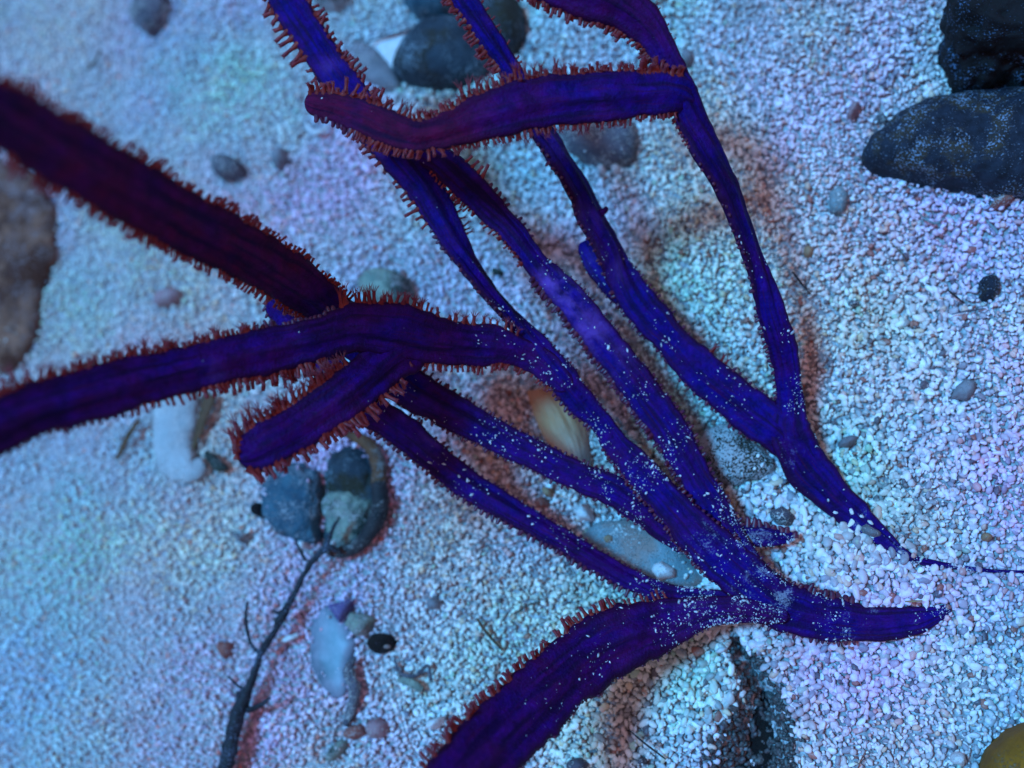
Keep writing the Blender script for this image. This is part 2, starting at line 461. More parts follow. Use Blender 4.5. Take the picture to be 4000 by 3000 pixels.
# ------------------------------------------------------------------ stones
ICO5 = ico(5); ICO4 = ico(4); ICO6 = ico(6)
def stone(name, outline, hgt, mat, label, cat='stone', seed=1, rough=.10, sink=.5, box=.72, group=None, parent=None, lift=0.0, top=True, foot=True, res=5, outside_ground=False):
    """outline: photo-pixel outline of its foot on the sand; hgt metres above the sand"""
    pts = [G(a, b, lift) for a, b in outline]
    c = Vector((sum(p.x for p in pts)/len(pts), sum(p.y for p in pts)/len(pts), 0))
    gz = float(ground_h(c.x, c.y)[0])+lift
    P = np.array([(p.x-c.x, p.y-c.y) for p in pts])
    # angular interpolation by ray casting against the polygon
    th = np.linspace(-np.pi, np.pi, 181); Rr = []
    Q = np.vstack([P, P[:1]])
    for t in th:
        dx, dy = math.cos(t), math.sin(t); best = 0
        for a, b in zip(Q[:-1], Q[1:]):
            ex, ey = b-a; den = dx*ey-dy*ex
            if abs(den) < 1e-12: continue
            u = (a[0]*ey-a[1]*ex)/den; v = (a[0]*dy-a[1]*dx)/den
            if u > 0 and -1e-6 <= v <= 1+1e-6: best = max(best, u)
        Rr.append(best)
    Rr = np.array(Rr); ker = np.ones(5)/5
    Rr = np.convolve(np.r_[Rr[-5:-1], Rr, Rr[1:5]], ker, 'same')[4:-4]
    if foot and lift == 0: ROCKS.append(([(c.x+q[0]*.84, c.y+q[1]*.84) for q in P], c.copy(), gz, th, Rr, hgt, box, seed))
    V, F = {4: ICO4, 5: ICO5, 6: ICO6}[res]
    ang = np.arctan2(V[:, 1], V[:, 0]); rad = np.interp(ang, th, Rr)
    r2 = np.hypot(V[:, 0], V[:, 1])
    rr = r2**box*rad
    size = float(np.mean(Rr))
    X = np.cos(ang)*rr; Y = np.sin(ang)*rr
    Z = np.where(V[:, 2] > 0, V[:, 2]**.8*hgt, -np.abs(V[:, 2])**.8*hgt*sink)
    W = np.c_[X, Y, Z]
    nse = fbm(W/size*1.3+seed*3.3, seed, 4)
    nse2 = fbm(W/size*5+seed*1.7, seed+9, 3)
    rd = V/np.linalg.norm(V, axis=1)[:, None]
    amp = min(size, hgt*1.6)
    W = W+rd*(nse*rough*amp+nse2*rough*.30*amp)[:, None]
    base = Vector((c.x, c.y, gz))
    o = mesh_obj(name, W, F, mat)
    o.location = base
    if parent: adopt_keep(o, parent)
    else: tag(o, label, cat, group)
    return o

def adopt_keep(o, root):
    o.parent = root; o.location = Vector(o.location)-Vector(root.location)

def ell(cx, cy, rx, ry, rot=0, n=14, seed=0, jag=.10):
    r = random.Random(seed*91+int(cx)); out = []
    for i in range(n):
        a = 2*math.pi*i/n; k = 1+r.uniform(-jag, jag)
        x, y = rx*math.cos(a)*k, ry*math.sin(a)*k; t = R(rot)
        out.append((cx+x*math.cos(t)-y*math.sin(t), cy+x*math.sin(t)+y*math.cos(t)))
    return out

def build_stones():
    S = stone
    S('silted_rock', [(3655, 230), (3680, 130), (3700, 30), (3760, -60), (3850, -150), (4250, -200), (4300, 200), (4200, 370),
                      (4000, 378), (3850, 385), (3760, 368), (3690, 330)], .022, M['black'],
      'big black silt-dusted rock in the upper right corner', 'rock', 3, .36, res=6, box=.6)
    S('tapered_rock', [(3345, 640), (3390, 570), (3500, 480), (3680, 405), (3850, 380), (4200, 385), (4250, 700), (4080, 760), (3960, 785),
                       (3800, 765), (3650, 725), (3500, 700), (3400, 680)], .010, M['mussel'],
      'dark speckled teardrop rock pointing left, below the black rock', 'rock', 5, .11, res=6, box=.75)
    S('orange_pebble', ell(3915, 790, 55, 22, -25), .003, M['red'],
      'small orange-red pebble under the lower edge of the teardrop rock', 'pebble', 6, res=4)
    S('teal_stone', [(1545, 290), (1590, 190), (1680, 105), (1800, 85), (1900, 120), (1945, 220), (1910, 310), (1800, 352), (1680, 350), (1590, 335)],
      .010, M['teal'], 'dark teal round stone framed between the two upper stems', 'stone', 8, .05)
    S('dark_stone', [(1890, 30), (1960, -20), (2050, 40), (2062, 150), (2010, 235), (1955, 240), (1900, 160)], .010, M['teal'],
      'dark stone right of the upper stem and beside the teal stone', 'stone', 9, .06)
    S('blue_stone', [(1560, -90), (1790, -100), (1800, 20), (1760, 82), (1640, 86), (1590, 30)], .010, M['blue'],
      'dark blue stone cut by the top edge above the teal stone', 'stone', 12, .06)
    S('brown_stone', [(1215, -80), (1380, -90), (1375, 10), (1320, 52), (1262, 45), (1225, 0)], .008, M['moss'],
      'brown-black stone at the top edge between the two leftmost stems', 'stone', 13, .10)
    S('grey_flagstone', [(1345, 215), (1400, 165), (1470, 190), (1545, 262), (1575, 350), (1500, 352), (1420, 320)], .004, M['grey'],
      'flat smooth grey stone left of the teal stone', 'stone', 14, .05)
    S('white_shard', [(1440, 175), (1600, 120), (1690, 105), (1610, 200), (1535, 305), (1500, 240)], .0028, M['white'],
      'pale wedge-shaped shard between the grey and teal stones', 'stone', 15, .04)
    S('grey_pebble', [(527, 75), (560, 0), (600, -22), (665, -5), (678, 45), (640, 118), (595, 152), (553, 115)], .006, M['slate'],
      'lone grey pebble near the top left corner', 'pebble', 16, .08)
    S('round_pebble', ell(908, 668, 58, 46, 10), .006, M['slate'],
      'small round dark grey pebble left of the upper blue stem', 'pebble', 17)
    S('faint_pebble', ell(1102, 625, 28, 42, 15), .004, M['grey'],
      'faint grey pebble just right of the round dark pebble', 'pebble', 18, res=4)
    S('speckled_stone', [(2190, 520), (2240, 465), (2350, 455), (2470, 480), (2505, 550), (2480, 640), (2400, 668), (2300, 650), (2220, 600)],
      .007, M['slate'], 'grey speckled stone just below the horizontal upper branch', 'stone', 19, .08)
    S('white_pebble', ell(2355, 668, 17, 15), .003, M['white'], 'left one of two white pebbles under the speckled grey stone', 'pebble', 20, res=4)
    S('white_pebble', ell(2410, 668, 19, 18), .003, M['white'], 'right one of two white pebbles under the speckled grey stone', 'pebble', 21, res=4)
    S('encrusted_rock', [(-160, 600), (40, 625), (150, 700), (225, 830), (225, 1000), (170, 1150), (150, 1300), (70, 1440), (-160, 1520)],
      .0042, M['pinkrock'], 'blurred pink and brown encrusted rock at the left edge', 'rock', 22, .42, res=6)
    S('pale_pebble', ell(668, 1165, 60, 30, -25), .004, M['pink'],
      'pale pink pebble between the two big left branches', 'pebble', 23)
    S('green_dome', ell(1530, 1150, 105, 78), .009, M['green'],
      'green-grey domed pebble peeking over the forked branch polyps', 'pebble', 24, .04)
    # shell group
    S('blue_rock', [(1037, 1890), (1110, 1830), (1200, 1800), (1262, 1853), (1272, 1925), (1250, 2034), (1262, 2132), (1199, 2130), (1102, 2077), (1055, 2005)],
      .0055, M['blue'], 'blue rock left of the round shell under the blunt branch tip', 'rock', 25, .22)
    S('dark_nub', ell(1030, 1995, 24, 30), .005, M['brownrock'],
      'small dark brown nub touching the left side of the blue rock', 'pebble', 26, res=4)
    S('navy_stone', [(1290, 1760), (1350, 1720), (1420, 1750), (1452, 1830), (1440, 1920), (1370, 1940), (1310, 1900), (1285, 1830)],
      .0030, M['teal'], 'dark navy stone filling the upper half of the round shell', 'stone', 27, .30)
    S('white_bead', ell(1196, 2130, 19, 19), .0035, M['white'], 'round white bead between the twig tip and the blue rock', 'pebble', 28, res=4)
    S('white_bead', ell(1317, 2122, 16, 15), .0035, M['white'], 'round white bead at the lower left inside the round shell', 'pebble', 29, res=4)
    S('dark_chip', ell(950, 2098, 34, 24, 30), .003, M['slate'], 'dark triangular chip left of the twig tip', 'pebble', 30, jag=.3) if False else \
    S('dark_chip', [(915, 2080), (985, 2085), (955, 2125), (935, 2115)], .003, M['slate'], 'dark triangular chip left of the twig tip', 'pebble', 30, res=4)
    S('red_chip', [(853, 2505), (912, 2510), (905, 2560), (885, 2578), (862, 2545)], .0025, M['red'],
      'small dull red chip left of the forked black twig', 'pebble', 31, res=4)
    S('pale_shell_flake', [(1210, 2440), (1245, 2370), (1290, 2355), (1350, 2430), (1395, 2510), (1370, 2600), (1360, 2700), (1330, 2735), (1270, 2690), (1215, 2600)],
      .0016, M['film'], 'large pale lavender shell flake right of the black twig', 'shell', 32, .05)
    S('violet_chip', [(1282, 2362), (1400, 2335), (1370, 2395), (1335, 2440)], .0032, M['violet'],
      'violet triangular chip at the top of the lavender shell flake', 'pebble', 33, res=4)
    S('green_pebble', [(1355, 2440), (1380, 2390), (1440, 2400), (1475, 2420), (1440, 2480), (1400, 2485)], .004, M['green'],
      'greenish lumpy pebble beside the lavender shell flake', 'pebble', 34)
    S('dark_pebble', ell(1502, 2512, 48, 42), .0055, M['brownrock'],
      'round black pebble with a pale spot, left of the bottom branch', 'pebble', 35, .08)
    S('pale_spot', ell(1514, 2526, 12, 8), .0010, M['pale'], 'tiny white grain lying on top of the round black pebble', 'grain', 36, lift=.0052, res=4)
    S('red_pebble', ell(1396, 2858, 42, 28, -20), .004, M['red'],
      'orange-red pebble near the bottom edge left of the bottom branch', 'pebble', 37)
    S('beige_pebble', ell(1482, 2842, 42, 44), .004, M['pink'],
      'beige rounded pebble right of the orange-red pebble', 'pebble', 38)
    S('grey_chip', ell(1320, 2930, 60, 24, -50), .003, M['green'], 'elongated grey-green chip below the orange-red pebble', 'pebble', 39, res=4)
    S('white_block', [(1672, 2840), (1690, 2810), (1740, 2795), (1742, 2815), (1705, 2852)], .004, M['white'],
      'white angular chip close to the left edge of the bottom branch', 'pebble', 40, res=4)
    S('slate_pebble', ell(1702, 2358, 28, 26), .003, M['grey'], 'grey oval pebble in open sand above the bottom branch', 'pebble', 41, res=4)
    # between branches
    S('fallen_slab', [(2303, 2070), (2343, 2041), (2458, 2035), (2572, 2070), (2650, 2110), (2700, 2190), (2765, 2262), (2700, 2300), (2630, 2300), (2544, 2262), (2458, 2224), (2343, 2160), (2260, 2104)],
      .0042, M['pale'], 'flat grey-blue slab between the two lower stems', 'rock', 42, .07)
    S('white_cube', [(2549, 2232), (2560, 2205), (2590, 2192), (2641, 2225), (2638, 2255), (2575, 2268)], .0042, M['white'],
      'white angular pebble on the lower end of the grey-blue slab', 'pebble', 43, lift=.0025, res=4)
    S('white_tooth', [(2243, 1998), (2290, 1968), (2318, 2010), (2330, 2038), (2270, 2035)], .0045, M['white'],
      'white tooth-shaped pebble above the grey-blue slab', 'pebble', 44, res=4)
    S('flake_grain', ell(2378, 2105, 18, 16), .0012, M['amber'], 'cream chip on the upper face of the grey-blue slab', 'grain', 45, lift=.0036, res=4)
    S('amber_grain', ell(2145, 1925, 26, 17, 35), .003, M['amber'], 'amber pebble between the two lower stems', 'pebble', 46, res=4)
    S('salmon_pebble', ell(2120, 1965, 26, 22, 20), .003, M['red'], 'salmon pebble just left of the white tooth-shaped one', 'pebble', 47, res=4)
    S('mossy_rock', [(2719, 1765), (2762, 1689), (2838, 1650), (2901, 1690), (2970, 1745), (3040, 1824), (3012, 1862), (2922, 1878), (2859, 1900), (2804, 1871), (2765, 1820)],
      .0055, M['moss'], 'black mossy rock wedged under the right-hand fork', 'rock', 48, .16, res=6)
    S('grey_nodule', ell(3055, 2022, 48, 36, 15), .0042, M['slate'], 'small dark grey nodule in the white grains above the short stub', 'pebble', 49)
    S('amber_pebble', ell(2856, 1976, 24, 32, 15), .004, M['amber'], 'amber pebble beside the middle stem near the mossy rock', 'pebble', 50)
    S('slate_flake', [(3358, 2062), (3385, 2048), (3440, 2080), (3446, 2098), (3405, 2100), (3370, 2085)], .0030, M['grey'],
      'grey flake against the buried root of the right-hand colony', 'pebble', 51, res=4)
    S('sunken_rock', [(2870, 2590), (2960, 2640), (3060, 2730), (3090, 2820), (3140, 2930), (3200, 3120), (2700, 3140), (2790, 2980), (2910, 2830), (2950, 2740), (2900, 2680)],
      .0040, M['brownrock'], 'dark brown rock sunk in the trench below the branch base', 'rock', 52, .40, lift=-.0025, res=6)
    S('olive_rock', [(3850, 3160), (3815, 3010), (3850, 2925), (3920, 2855), (4030, 2800), (4300, 2740), (4350, 3220)], .014, M['olive'],
      'olive-yellow rock in the lower right corner', 'rock', 53, .05)
    # right hand sand
    S('pink_pebble', [(3305, 465), (3335, 412), (3360, 415), (3352, 450), (3322, 478)], .0035, M['pink'],
      'small dusky pink pebble left of the black rock', 'pebble', 54, res=4)
    S('slate_grain', ell(3445, 468, 24, 16, 35), .0025, M['slate'], 'tiny slate pebble right of the dusky pink pebble', 'pebble', 55, res=4)
    S('pale_oval', ell(3275, 792, 40, 52, 10), .0038, M['pale'], 'pale oval stone below the tip of the teardrop rock', 'pebble', 56)
    S('speckled_pebble', ell(3862, 1130, 42, 52, 25), .0035, M['mussel'], 'dark speckled pebble alone in the right-hand sand', 'pebble', 57)
    S('flat_pebble', [(3712, 1560), (3735, 1510), (3770, 1482), (3812, 1495), (3808, 1535), (3775, 1568)], .0035, M['grey'],
      'flat grey-brown pebble near the right edge, mid height', 'pebble', 58)
    S('oval_pebble', ell(3312, 1728, 44, 20, -25), .003, M['grey'], 'grey oval pebble right of the fork of the right-hand colony', 'pebble', 59)
    S('rust_grain', ell(3158, 988, 20, 22), .0025, M['amber'], 'rusty brown pebble right of the long right-hand stem', 'pebble', 60, res=4)
    S('black_grain', ell(3334, 1192, 24, 12), .0022, M['slate'], 'small blue-black pebble in the sand below the rusty pebble', 'pebble', 61, res=4)
    S('ochre_grain', ell(3852, 2100, 22, 18), .0028, M['amber'], 'ochre pebble above the thin buried root on the right', 'pebble', 62, res=4)
    S('tan_pebble', ell(2688, 232, 24, 30), .003, M['grey'], 'tan-grey pebble against the top of the long right-hand stem', 'pebble', 63, res=4)
    S('black_sliver', ell(1948, 1066, 26, 12, 15), .0022, M['darkgreen'], 'black sliver right of the thin centre stem', 'pebble', 64, res=4)
    S('dark_lump', ell(2478, 1332, 36, 14, 8), .0028, M['moss'], 'dark lump between the middle and right-hand stems', 'pebble', 65, res=4)
    S('bottom_pebble', ell(2262, 2985, 40, 28), .004, M['slate'], 'dark grey pebble at the bottom edge right of the bottom branch', 'pebble', 66, res=4)
    S('bottom_grain', ell(2512, 2972, 18, 15), .003, M['slate'], 'small dark pebble at the bottom edge, farther right', 'pebble', 67, res=4)
    S('bright_chunk', ell(3740, 2960, 34, 26, 20), .004, M['white'], 'white chunk near the bottom edge beside the olive rock', 'pebble', 68, res=4)
    # big white grains heaped on and by the buried roots
    spots = [((3178, 1930, 13, 15), 'round white grain on the root of the right-hand colony', .0048),
             ((3208, 1948, 14, 20), 'tall white grain beside the round one on the right root', .0048),
             ((3264, 2006, 20, 12), 'lying white grain at the sand edge of the right root', .0032),
             ((3328, 2004, 13, 24), 'upright white finger-like grain beside the right root', .0042),
             ((3366, 2022, 14, 9), 'small tilted white grain right of the upright finger-like one', .0034),
             ((3086, 2100, 15, 13), 'white grain at the tip of the short stub', .0024),
             ((3078, 2192, 22, 13), 'white oval grain right of the central stem', .0024),
             ((3255, 2216, 24, 11), 'long white grain in the middle of the grain heap', .0024),
             ((3178, 2266, 24, 14), 'largest white grain lying against the polyps of the base', .0028),
             ((3118, 2146, 15, 13), 'white round grain below the tip of the stub', .0024),
             ((3200, 2105, 16, 14), 'white round grain right of the tip of the stub', .0024),
             ((3586, 2530, 22, 20), 'bright white grain below the pointed branch base', .0028),
             ((3756, 2512, 17, 20), 'bright white grain right of the one below the pointed base', .0026),
             ((3775, 2700, 22, 18), 'bright white grain in the lower right sand', .0028),
             ((2818, 2540, 25, 12), 'white oval grain at the right of the bottom branch neck', .0026)]
    for i, ((cx, cy, a, b), lab, hg) in enumerate(spots):
        S('coarse_grain', ell(cx, cy, a, b, random.uniform(-20, 30), 9, i, .18), hg*.62, M['white'], lab, 'grain', 80+i, .12,
          group='coarse white grains', foot=False, res=4)
build_stones()

# ------------------------------------------------------------------ swept tubes
def catmull(A, n):
    A = np.asarray(A, float); out = []; par = []
    P = np.vstack([2*A[0]-A[1], A, 2*A[-1]-A[-2]])
    for i in range(len(A)-1):
        p0, p1, p2, p3 = P[i:i+4]
        for k in range(n):
            t = k/n
            out.append(.5*((2*p1)+(-p0+p2)*t+(2*p0-5*p1+4*p2-p3)*t*t+(-p0+3*p1-3*p2+p3)*t**3)); par.append(i+t)
    out.append(A[-1]); par.append(len(A)-1)
    return np.array(out), np.array(par)

def tube_mesh(name, pts, mat, nseg=10, parent=None, sub=6, flat=1.0, rough=.12, seed=1, lift=0.0):
    """pts: (px,py,height_m above sand or None,w_px)"""
    A = []
    for px, py, h, wp in pts:
        p = G(px, py, h); A.append((p.x, p.y, p.z, wp*mpp(p)*.5))
    C, _ = catmull(A, sub)
    V = []; F = []
    n = len(C)
    for i in range(n):
        T = C[min(i+1, n-1), :3]-C[max(i-1, 0), :3]; T /= np.linalg.norm(T)+1e-12
        Nn = np.array([0, 0, 1.])-T[2]*T; Nn /= np.linalg.norm(Nn)+1e-9
        Wd = np.cross(Nn, T)
        for k in range(nseg):
            a = 2*math.pi*k/nseg
            V.append(C[i, :3]+(math.cos(a)*Wd+math.sin(a)*Nn*flat)*max(C[i, 3], 1e-5))
    V = np.array(V)
    nz = fbm(V*900+seed, seed, 2)
    Cc = np.repeat(C[:, :3], nseg, 0); V = V+(V-Cc)*(nz*rough*2)[:, None]
    for i in range(n-1):
        for k in range(nseg):
            F.append((i*nseg+k, i*nseg+(k+1) % nseg, (i+1)*nseg+(k+1) % nseg, (i+1)*nseg+k))
    F.append(tuple(range(nseg))[::-1]); F.append(tuple((n-1)*nseg+k for k in range(nseg)))
    loc = Vector(C[0, :3])
    o = mesh_obj(name, V-np.array(loc), F, mat)
    o.location = loc
    if parent:
        o.parent = parent; o.location = loc-Vector(parent.location)
    return o

def build_debris():
    # forked black twig
    r = empty('black_twig', G(890, 2980))
    tag(r, 'forked black twig lying on the sand in the lower left', 'twig')
    tube_mesh('stem', [(868, 3060, .006, 62), (890, 2960, .006, 60), (918, 2820, .006, 58), (952, 2735, .0055, 50), (985, 2650, .0055, 32), (1018, 2555, .0055, 28),
                       (1074, 2463, .006, 30), (1100, 2410, .006, 44), (1127, 2364, .006, 32), (1187, 2245, .0065, 22), (1233, 2178, .007, 26), (1285, 2140, .007, 26),
                       (1330, 2155, .006, 16)], M['twig'], parent=r, rough=.25)
    for i, pts in enumerate([[(1016, 2556, .0055, 16), (981, 2515, .006, 14), (961, 2430, .007, 13), (965, 2352, .008, 9)],
                             [(950, 2692, .0055, 14), (920, 2672, .006, 13), (890, 2640, .0065, 9)],
                             [(930, 2600+100, .0055, 20), (925, 2780, .005, 22), (890, 2900, .004, 26), (865, 3040, .003, 24)],
                             [(968, 2775, .0055, 26), (1015, 2755, .006, 22), (1056, 2726, .007, 10)],
                             [(1096, 2402, .006, 18), (1066, 2383, .0065, 8)],
                             [(1194, 2190, .0065, 14), (1168, 2140, .007, 12), (1153, 2105, .007, 8)],
                             [(1272, 2150, .007, 22), (1298, 2070, .008, 16), (1328, 2018, .009, 6)],
                             [(1112, 2390, .006, 14), (1130, 2330, .007, 10)]]):
        tube_mesh('twig_branch', pts, M['twig'], 8, r, seed=i+5, rough=.2)
    # round shell
    sh = empty('round_shell', G(1375, 1960))
    tag(sh, 'round open shell with dark rim and greenish lining, right of the blue rock', 'shell')
    tube_mesh('rim', [(1478, 1890, .0032, 62), (1486, 1980, .0032, 70), (1450, 2070, .0032, 64), (1385, 2140, .003, 50), (1316, 2160, .003, 40), (1262, 2140, .0025, 26)],
              M['rim'], 12, sh, rough=.06)
    b = tube_mesh('rim', [(1330, 1685, .002, 26), (1400, 1712, .002, 46), (1450, 1750, .002, 56), (1480, 1820, .002, 62), (1480, 1905, .002, 62)],
                  M['rimbrown'], 12, sh, rough=.06)
    b['label'] = 'orange-brown upper part of the rim'
    # dark hollow valve under the lining
    stone('valve', [(1255, 1860), (1300, 1740), (1367, 1700), (1443, 1737), (1484, 1803), (1490, 1889), (1484, 1980), (1455, 2068), (1388, 2140), (1316, 2160), (1255, 2140), (1243, 2000)],
          .0016, M['teal'], None, seed=72, rough=.25, parent=sh, res=6)
    # lining dish
    S = stone('lining', [(1265, 1960), (1300, 1925), (1400, 1930), (1452, 1960), (1450, 2040), (1400, 2110), (1330, 2130), (1270, 2080)],
              .0034, M['green'], None, seed=71, rough=.30, parent=sh, res=6)
    # white coral finger
    o = tube_mesh('white_coral_finger', [(700, 1520, .001, 160), (690, 1600, .001, 180), (682, 1700, .001, 180), (692, 1790, .001, 168), (745, 1835, .002, 110), (800, 1812, .001, 70)],
                  M['finger'], 18, rough=.10, flat=.6)
    tag(o, 'smooth white coral finger standing below the left branch', 'coral')
    o = tube_mesh('brown_algae_strip', [(545, 1640, .003, 20), (508, 1690, .003, 26), (480, 1745, .002, 26), (455, 1795, .001, 18)], M['algae'], 8, flat=.35)
    tag(o, 'short curled brown algae strip left of the white coral finger', 'algae')
    o = tube_mesh('brown_algae_frond', [(825, 1540, .003, 60), (800, 1610, .003, 52), (775, 1690, .002, 34), (750, 1765, .001, 16)], M['algae'], 8, flat=.3)
    tag(o, 'reddish brown algae blade right of the white coral finger', 'algae')
    o = tube_mesh('green_pod', [(805, 1768, .002, 20), (830, 1795, .003, 42), (858, 1822, .003, 42), (890, 1832, .002, 18)], M['darkgreen'], 10)
    tag(o, 'short dark green pod left of the blunt branch tip', 'algae')
    o = tube_mesh('dark_tube', [(1385, 2565, .003, 22), (1362, 2620, .003, 44), (1385, 2690, .003, 46), (1375, 2760, .002, 40), (1350, 2830, .001, 30)], M['slate'], 10, rough=.2)
    tag(o, 'dark crooked tube along the right side of the lavender shell flake', 'worm tube')
    for name, pts, mat, lab, cat in [
        ('brown_stick', [(1862, 2415, .003, 10), (1885, 2450, .003, 14), (1925, 2500, .0025, 12), (1962, 2540, .001, 7)], 'algae', 'thin brown stick in open sand above the bottom branch', 'stick'),
        ('curved_thread', [(2015, 2400, .0015, 5), (2060, 2365, .0015, 6), (2110, 2350, .001, 5)], 'darkgreen', 'thin dark green thread above the bottom branch', 'thread'),
        ('long_straw', [(1425, 170, .004, 8), (1500, 142, .004, 12), (1560, 128, .004, 12), (1612, 108, .003, 8)], 'slate', 'long dark straw lying left of the teal stone', 'straw'),
        ('brown_fibre', [(345, 268, .002, 8), (375, 235, .003, 10), (395, 195, .002, 7)], 'algae', 'tiny brown fibre in the upper left sand', 'fibre'),
        ('black_needle', [(2455, 2850, .004, 5), (2520, 2905, .004, 8), (2600, 2965, .002, 6)], 'rim', 'thin black needle in the sand at the bottom middle', 'needle'),
        ('dark_needle', [(3095, 1062, .003, 8), (3125, 1100, .003, 10), (3162, 1147, .001, 6)], 'rim', 'thin dark needle right of the long right-hand stem', 'needle'),
        ('red_fibre', [(3385, 2930, .003, 5), (3365, 2965, .003, 6), (3352, 3000, .001, 5)], 'red', 'thin red fibre near the bottom edge on the right', 'fibre'),
        ('short_needle', [(3700, 1132, .003, 6), (3730, 1155, .003, 9), (3765, 1182, .001, 5)], 'rim', 'short dark needle left of the speckled pebble', 'needle'),
        ('pale_straw', [(3535, 2350, .0032, 6), (3565, 2349, .0035, 8), (3603, 2347, .0032, 6)], 'amber', 'tan straw lying just above the pointed branch base', 'straw'),
        ('brown_hair', [(3480, 950, .002, 4), (3520, 985, .003, 5), (3545, 1020, .001, 4)], 'algae', 'fine brown hair in the middle of the right-hand sand', 'fibre'),
        ('slate_splinter', [(3718, 1228, .002, 5), (3775, 1215, .0025, 7), (3850, 1205, .001, 4)], 'slate', 'slate splinter under the speckled pebble', 'needle'),
        ('pale_curl', [(3590, 830, .002, 6), (3612, 855, .0025, 8), (3655, 872, .002, 9), (3690, 850, .001, 5)], 'pale', 'pale curled shell sliver under the teardrop rock', 'shell'),
        ('shell_arc', [(1195, 480, .003, 9), (1215, 510, .003, 18), (1250, 515, .003, 20), (1285, 490, .002, 9)], 'white', 'white crescent shell arc below the horizontal branch tip', 'shell'),
        ('buried_arc', [(1540, 2560, .001, 8), (1560, 2625, .0025, 16), (1620, 2640, .0025, 18), (1670, 2600, .0025, 14), (1682, 2660, .002, 12)], 'slate', 'half-buried slate-blue arc below the round black pebble', 'shell'),
        ('shell_rod', [(1560, 2655, .002, 26), (1610, 2668, .003, 34), (1650, 2695, .002, 26)], 'green', 'pale ribbed rod under the slate-blue arc', 'shell'),
        ('white_rod', [(1085, 2500, .002, 20), (1130, 2492, .003, 26), (1165, 2480, .002, 18)], 'white', 'short white rod right of the twig stem', 'coral'),
        ]:
        o = tube_mesh(name, pts, M[mat], 7, rough=.15)
        tag(o, lab, cat)
    # fibrous shell fragment : ribbed curved fan
    hinge = (2100, 1500)
    V = []; F = []; al = []; fb = []
    nu, nv = 60, 18
    left = [(2058, 1530), (2085, 1620), (2120, 1700), (2190, 1790), (2215, 1840)]
    rightp = [(2160, 1505), (2235, 1570), (2285, 1650), (2300, 1740), (2310, 1850)]
    L, _ = catmull(left, 6); Rt, _ = catmull(rightp, 6)
    nv = len(L)
    for j in range(nv):
        for i in range(nu):
            u = i/(nu-1); a = L[j]*(1-u)+Rt[j]*u
            h = .0012+.0045*math.sin(math.pi*u)**.7*(1-.35*j/nv) + .00004*math.sin(u*44+j*.2) + .0003*float(vnoise([[u*9, j*.4]], 4)[0])
            p = G(a[0], a[1], h); V.append(p[:]); al.append(j/(nv-1)); fb.append(.5+.5*math.sin(u*44+j*.2+2*math.sin(j*.7)))
    V = np.array(V)
    for j in range(nv-1):
        for i in range(nu-1):
            q = j*nu+i; F.append((q, q+1, q+nu+1, q+nu))
    # underside so it has thickness
    n0 = len(V); V2 = V.copy(); V2[:, 2] -= .0012; V = np.vstack([V, V2]); al += al; fb += fb
    F += [tuple(reversed([k+n0 for k in f])) for f in F[:]]
    b0 = V[0].copy()
    o = mesh_obj('fibrous_shell_fragment', V-b0, F, M['fibre'], attrs={'along': al, 'fib': fb}); o.location = b0
    tag(o, 'tan fibrous shell fragment fading to teal, between the forked stem and lower stems', 'shell')
build_debris()

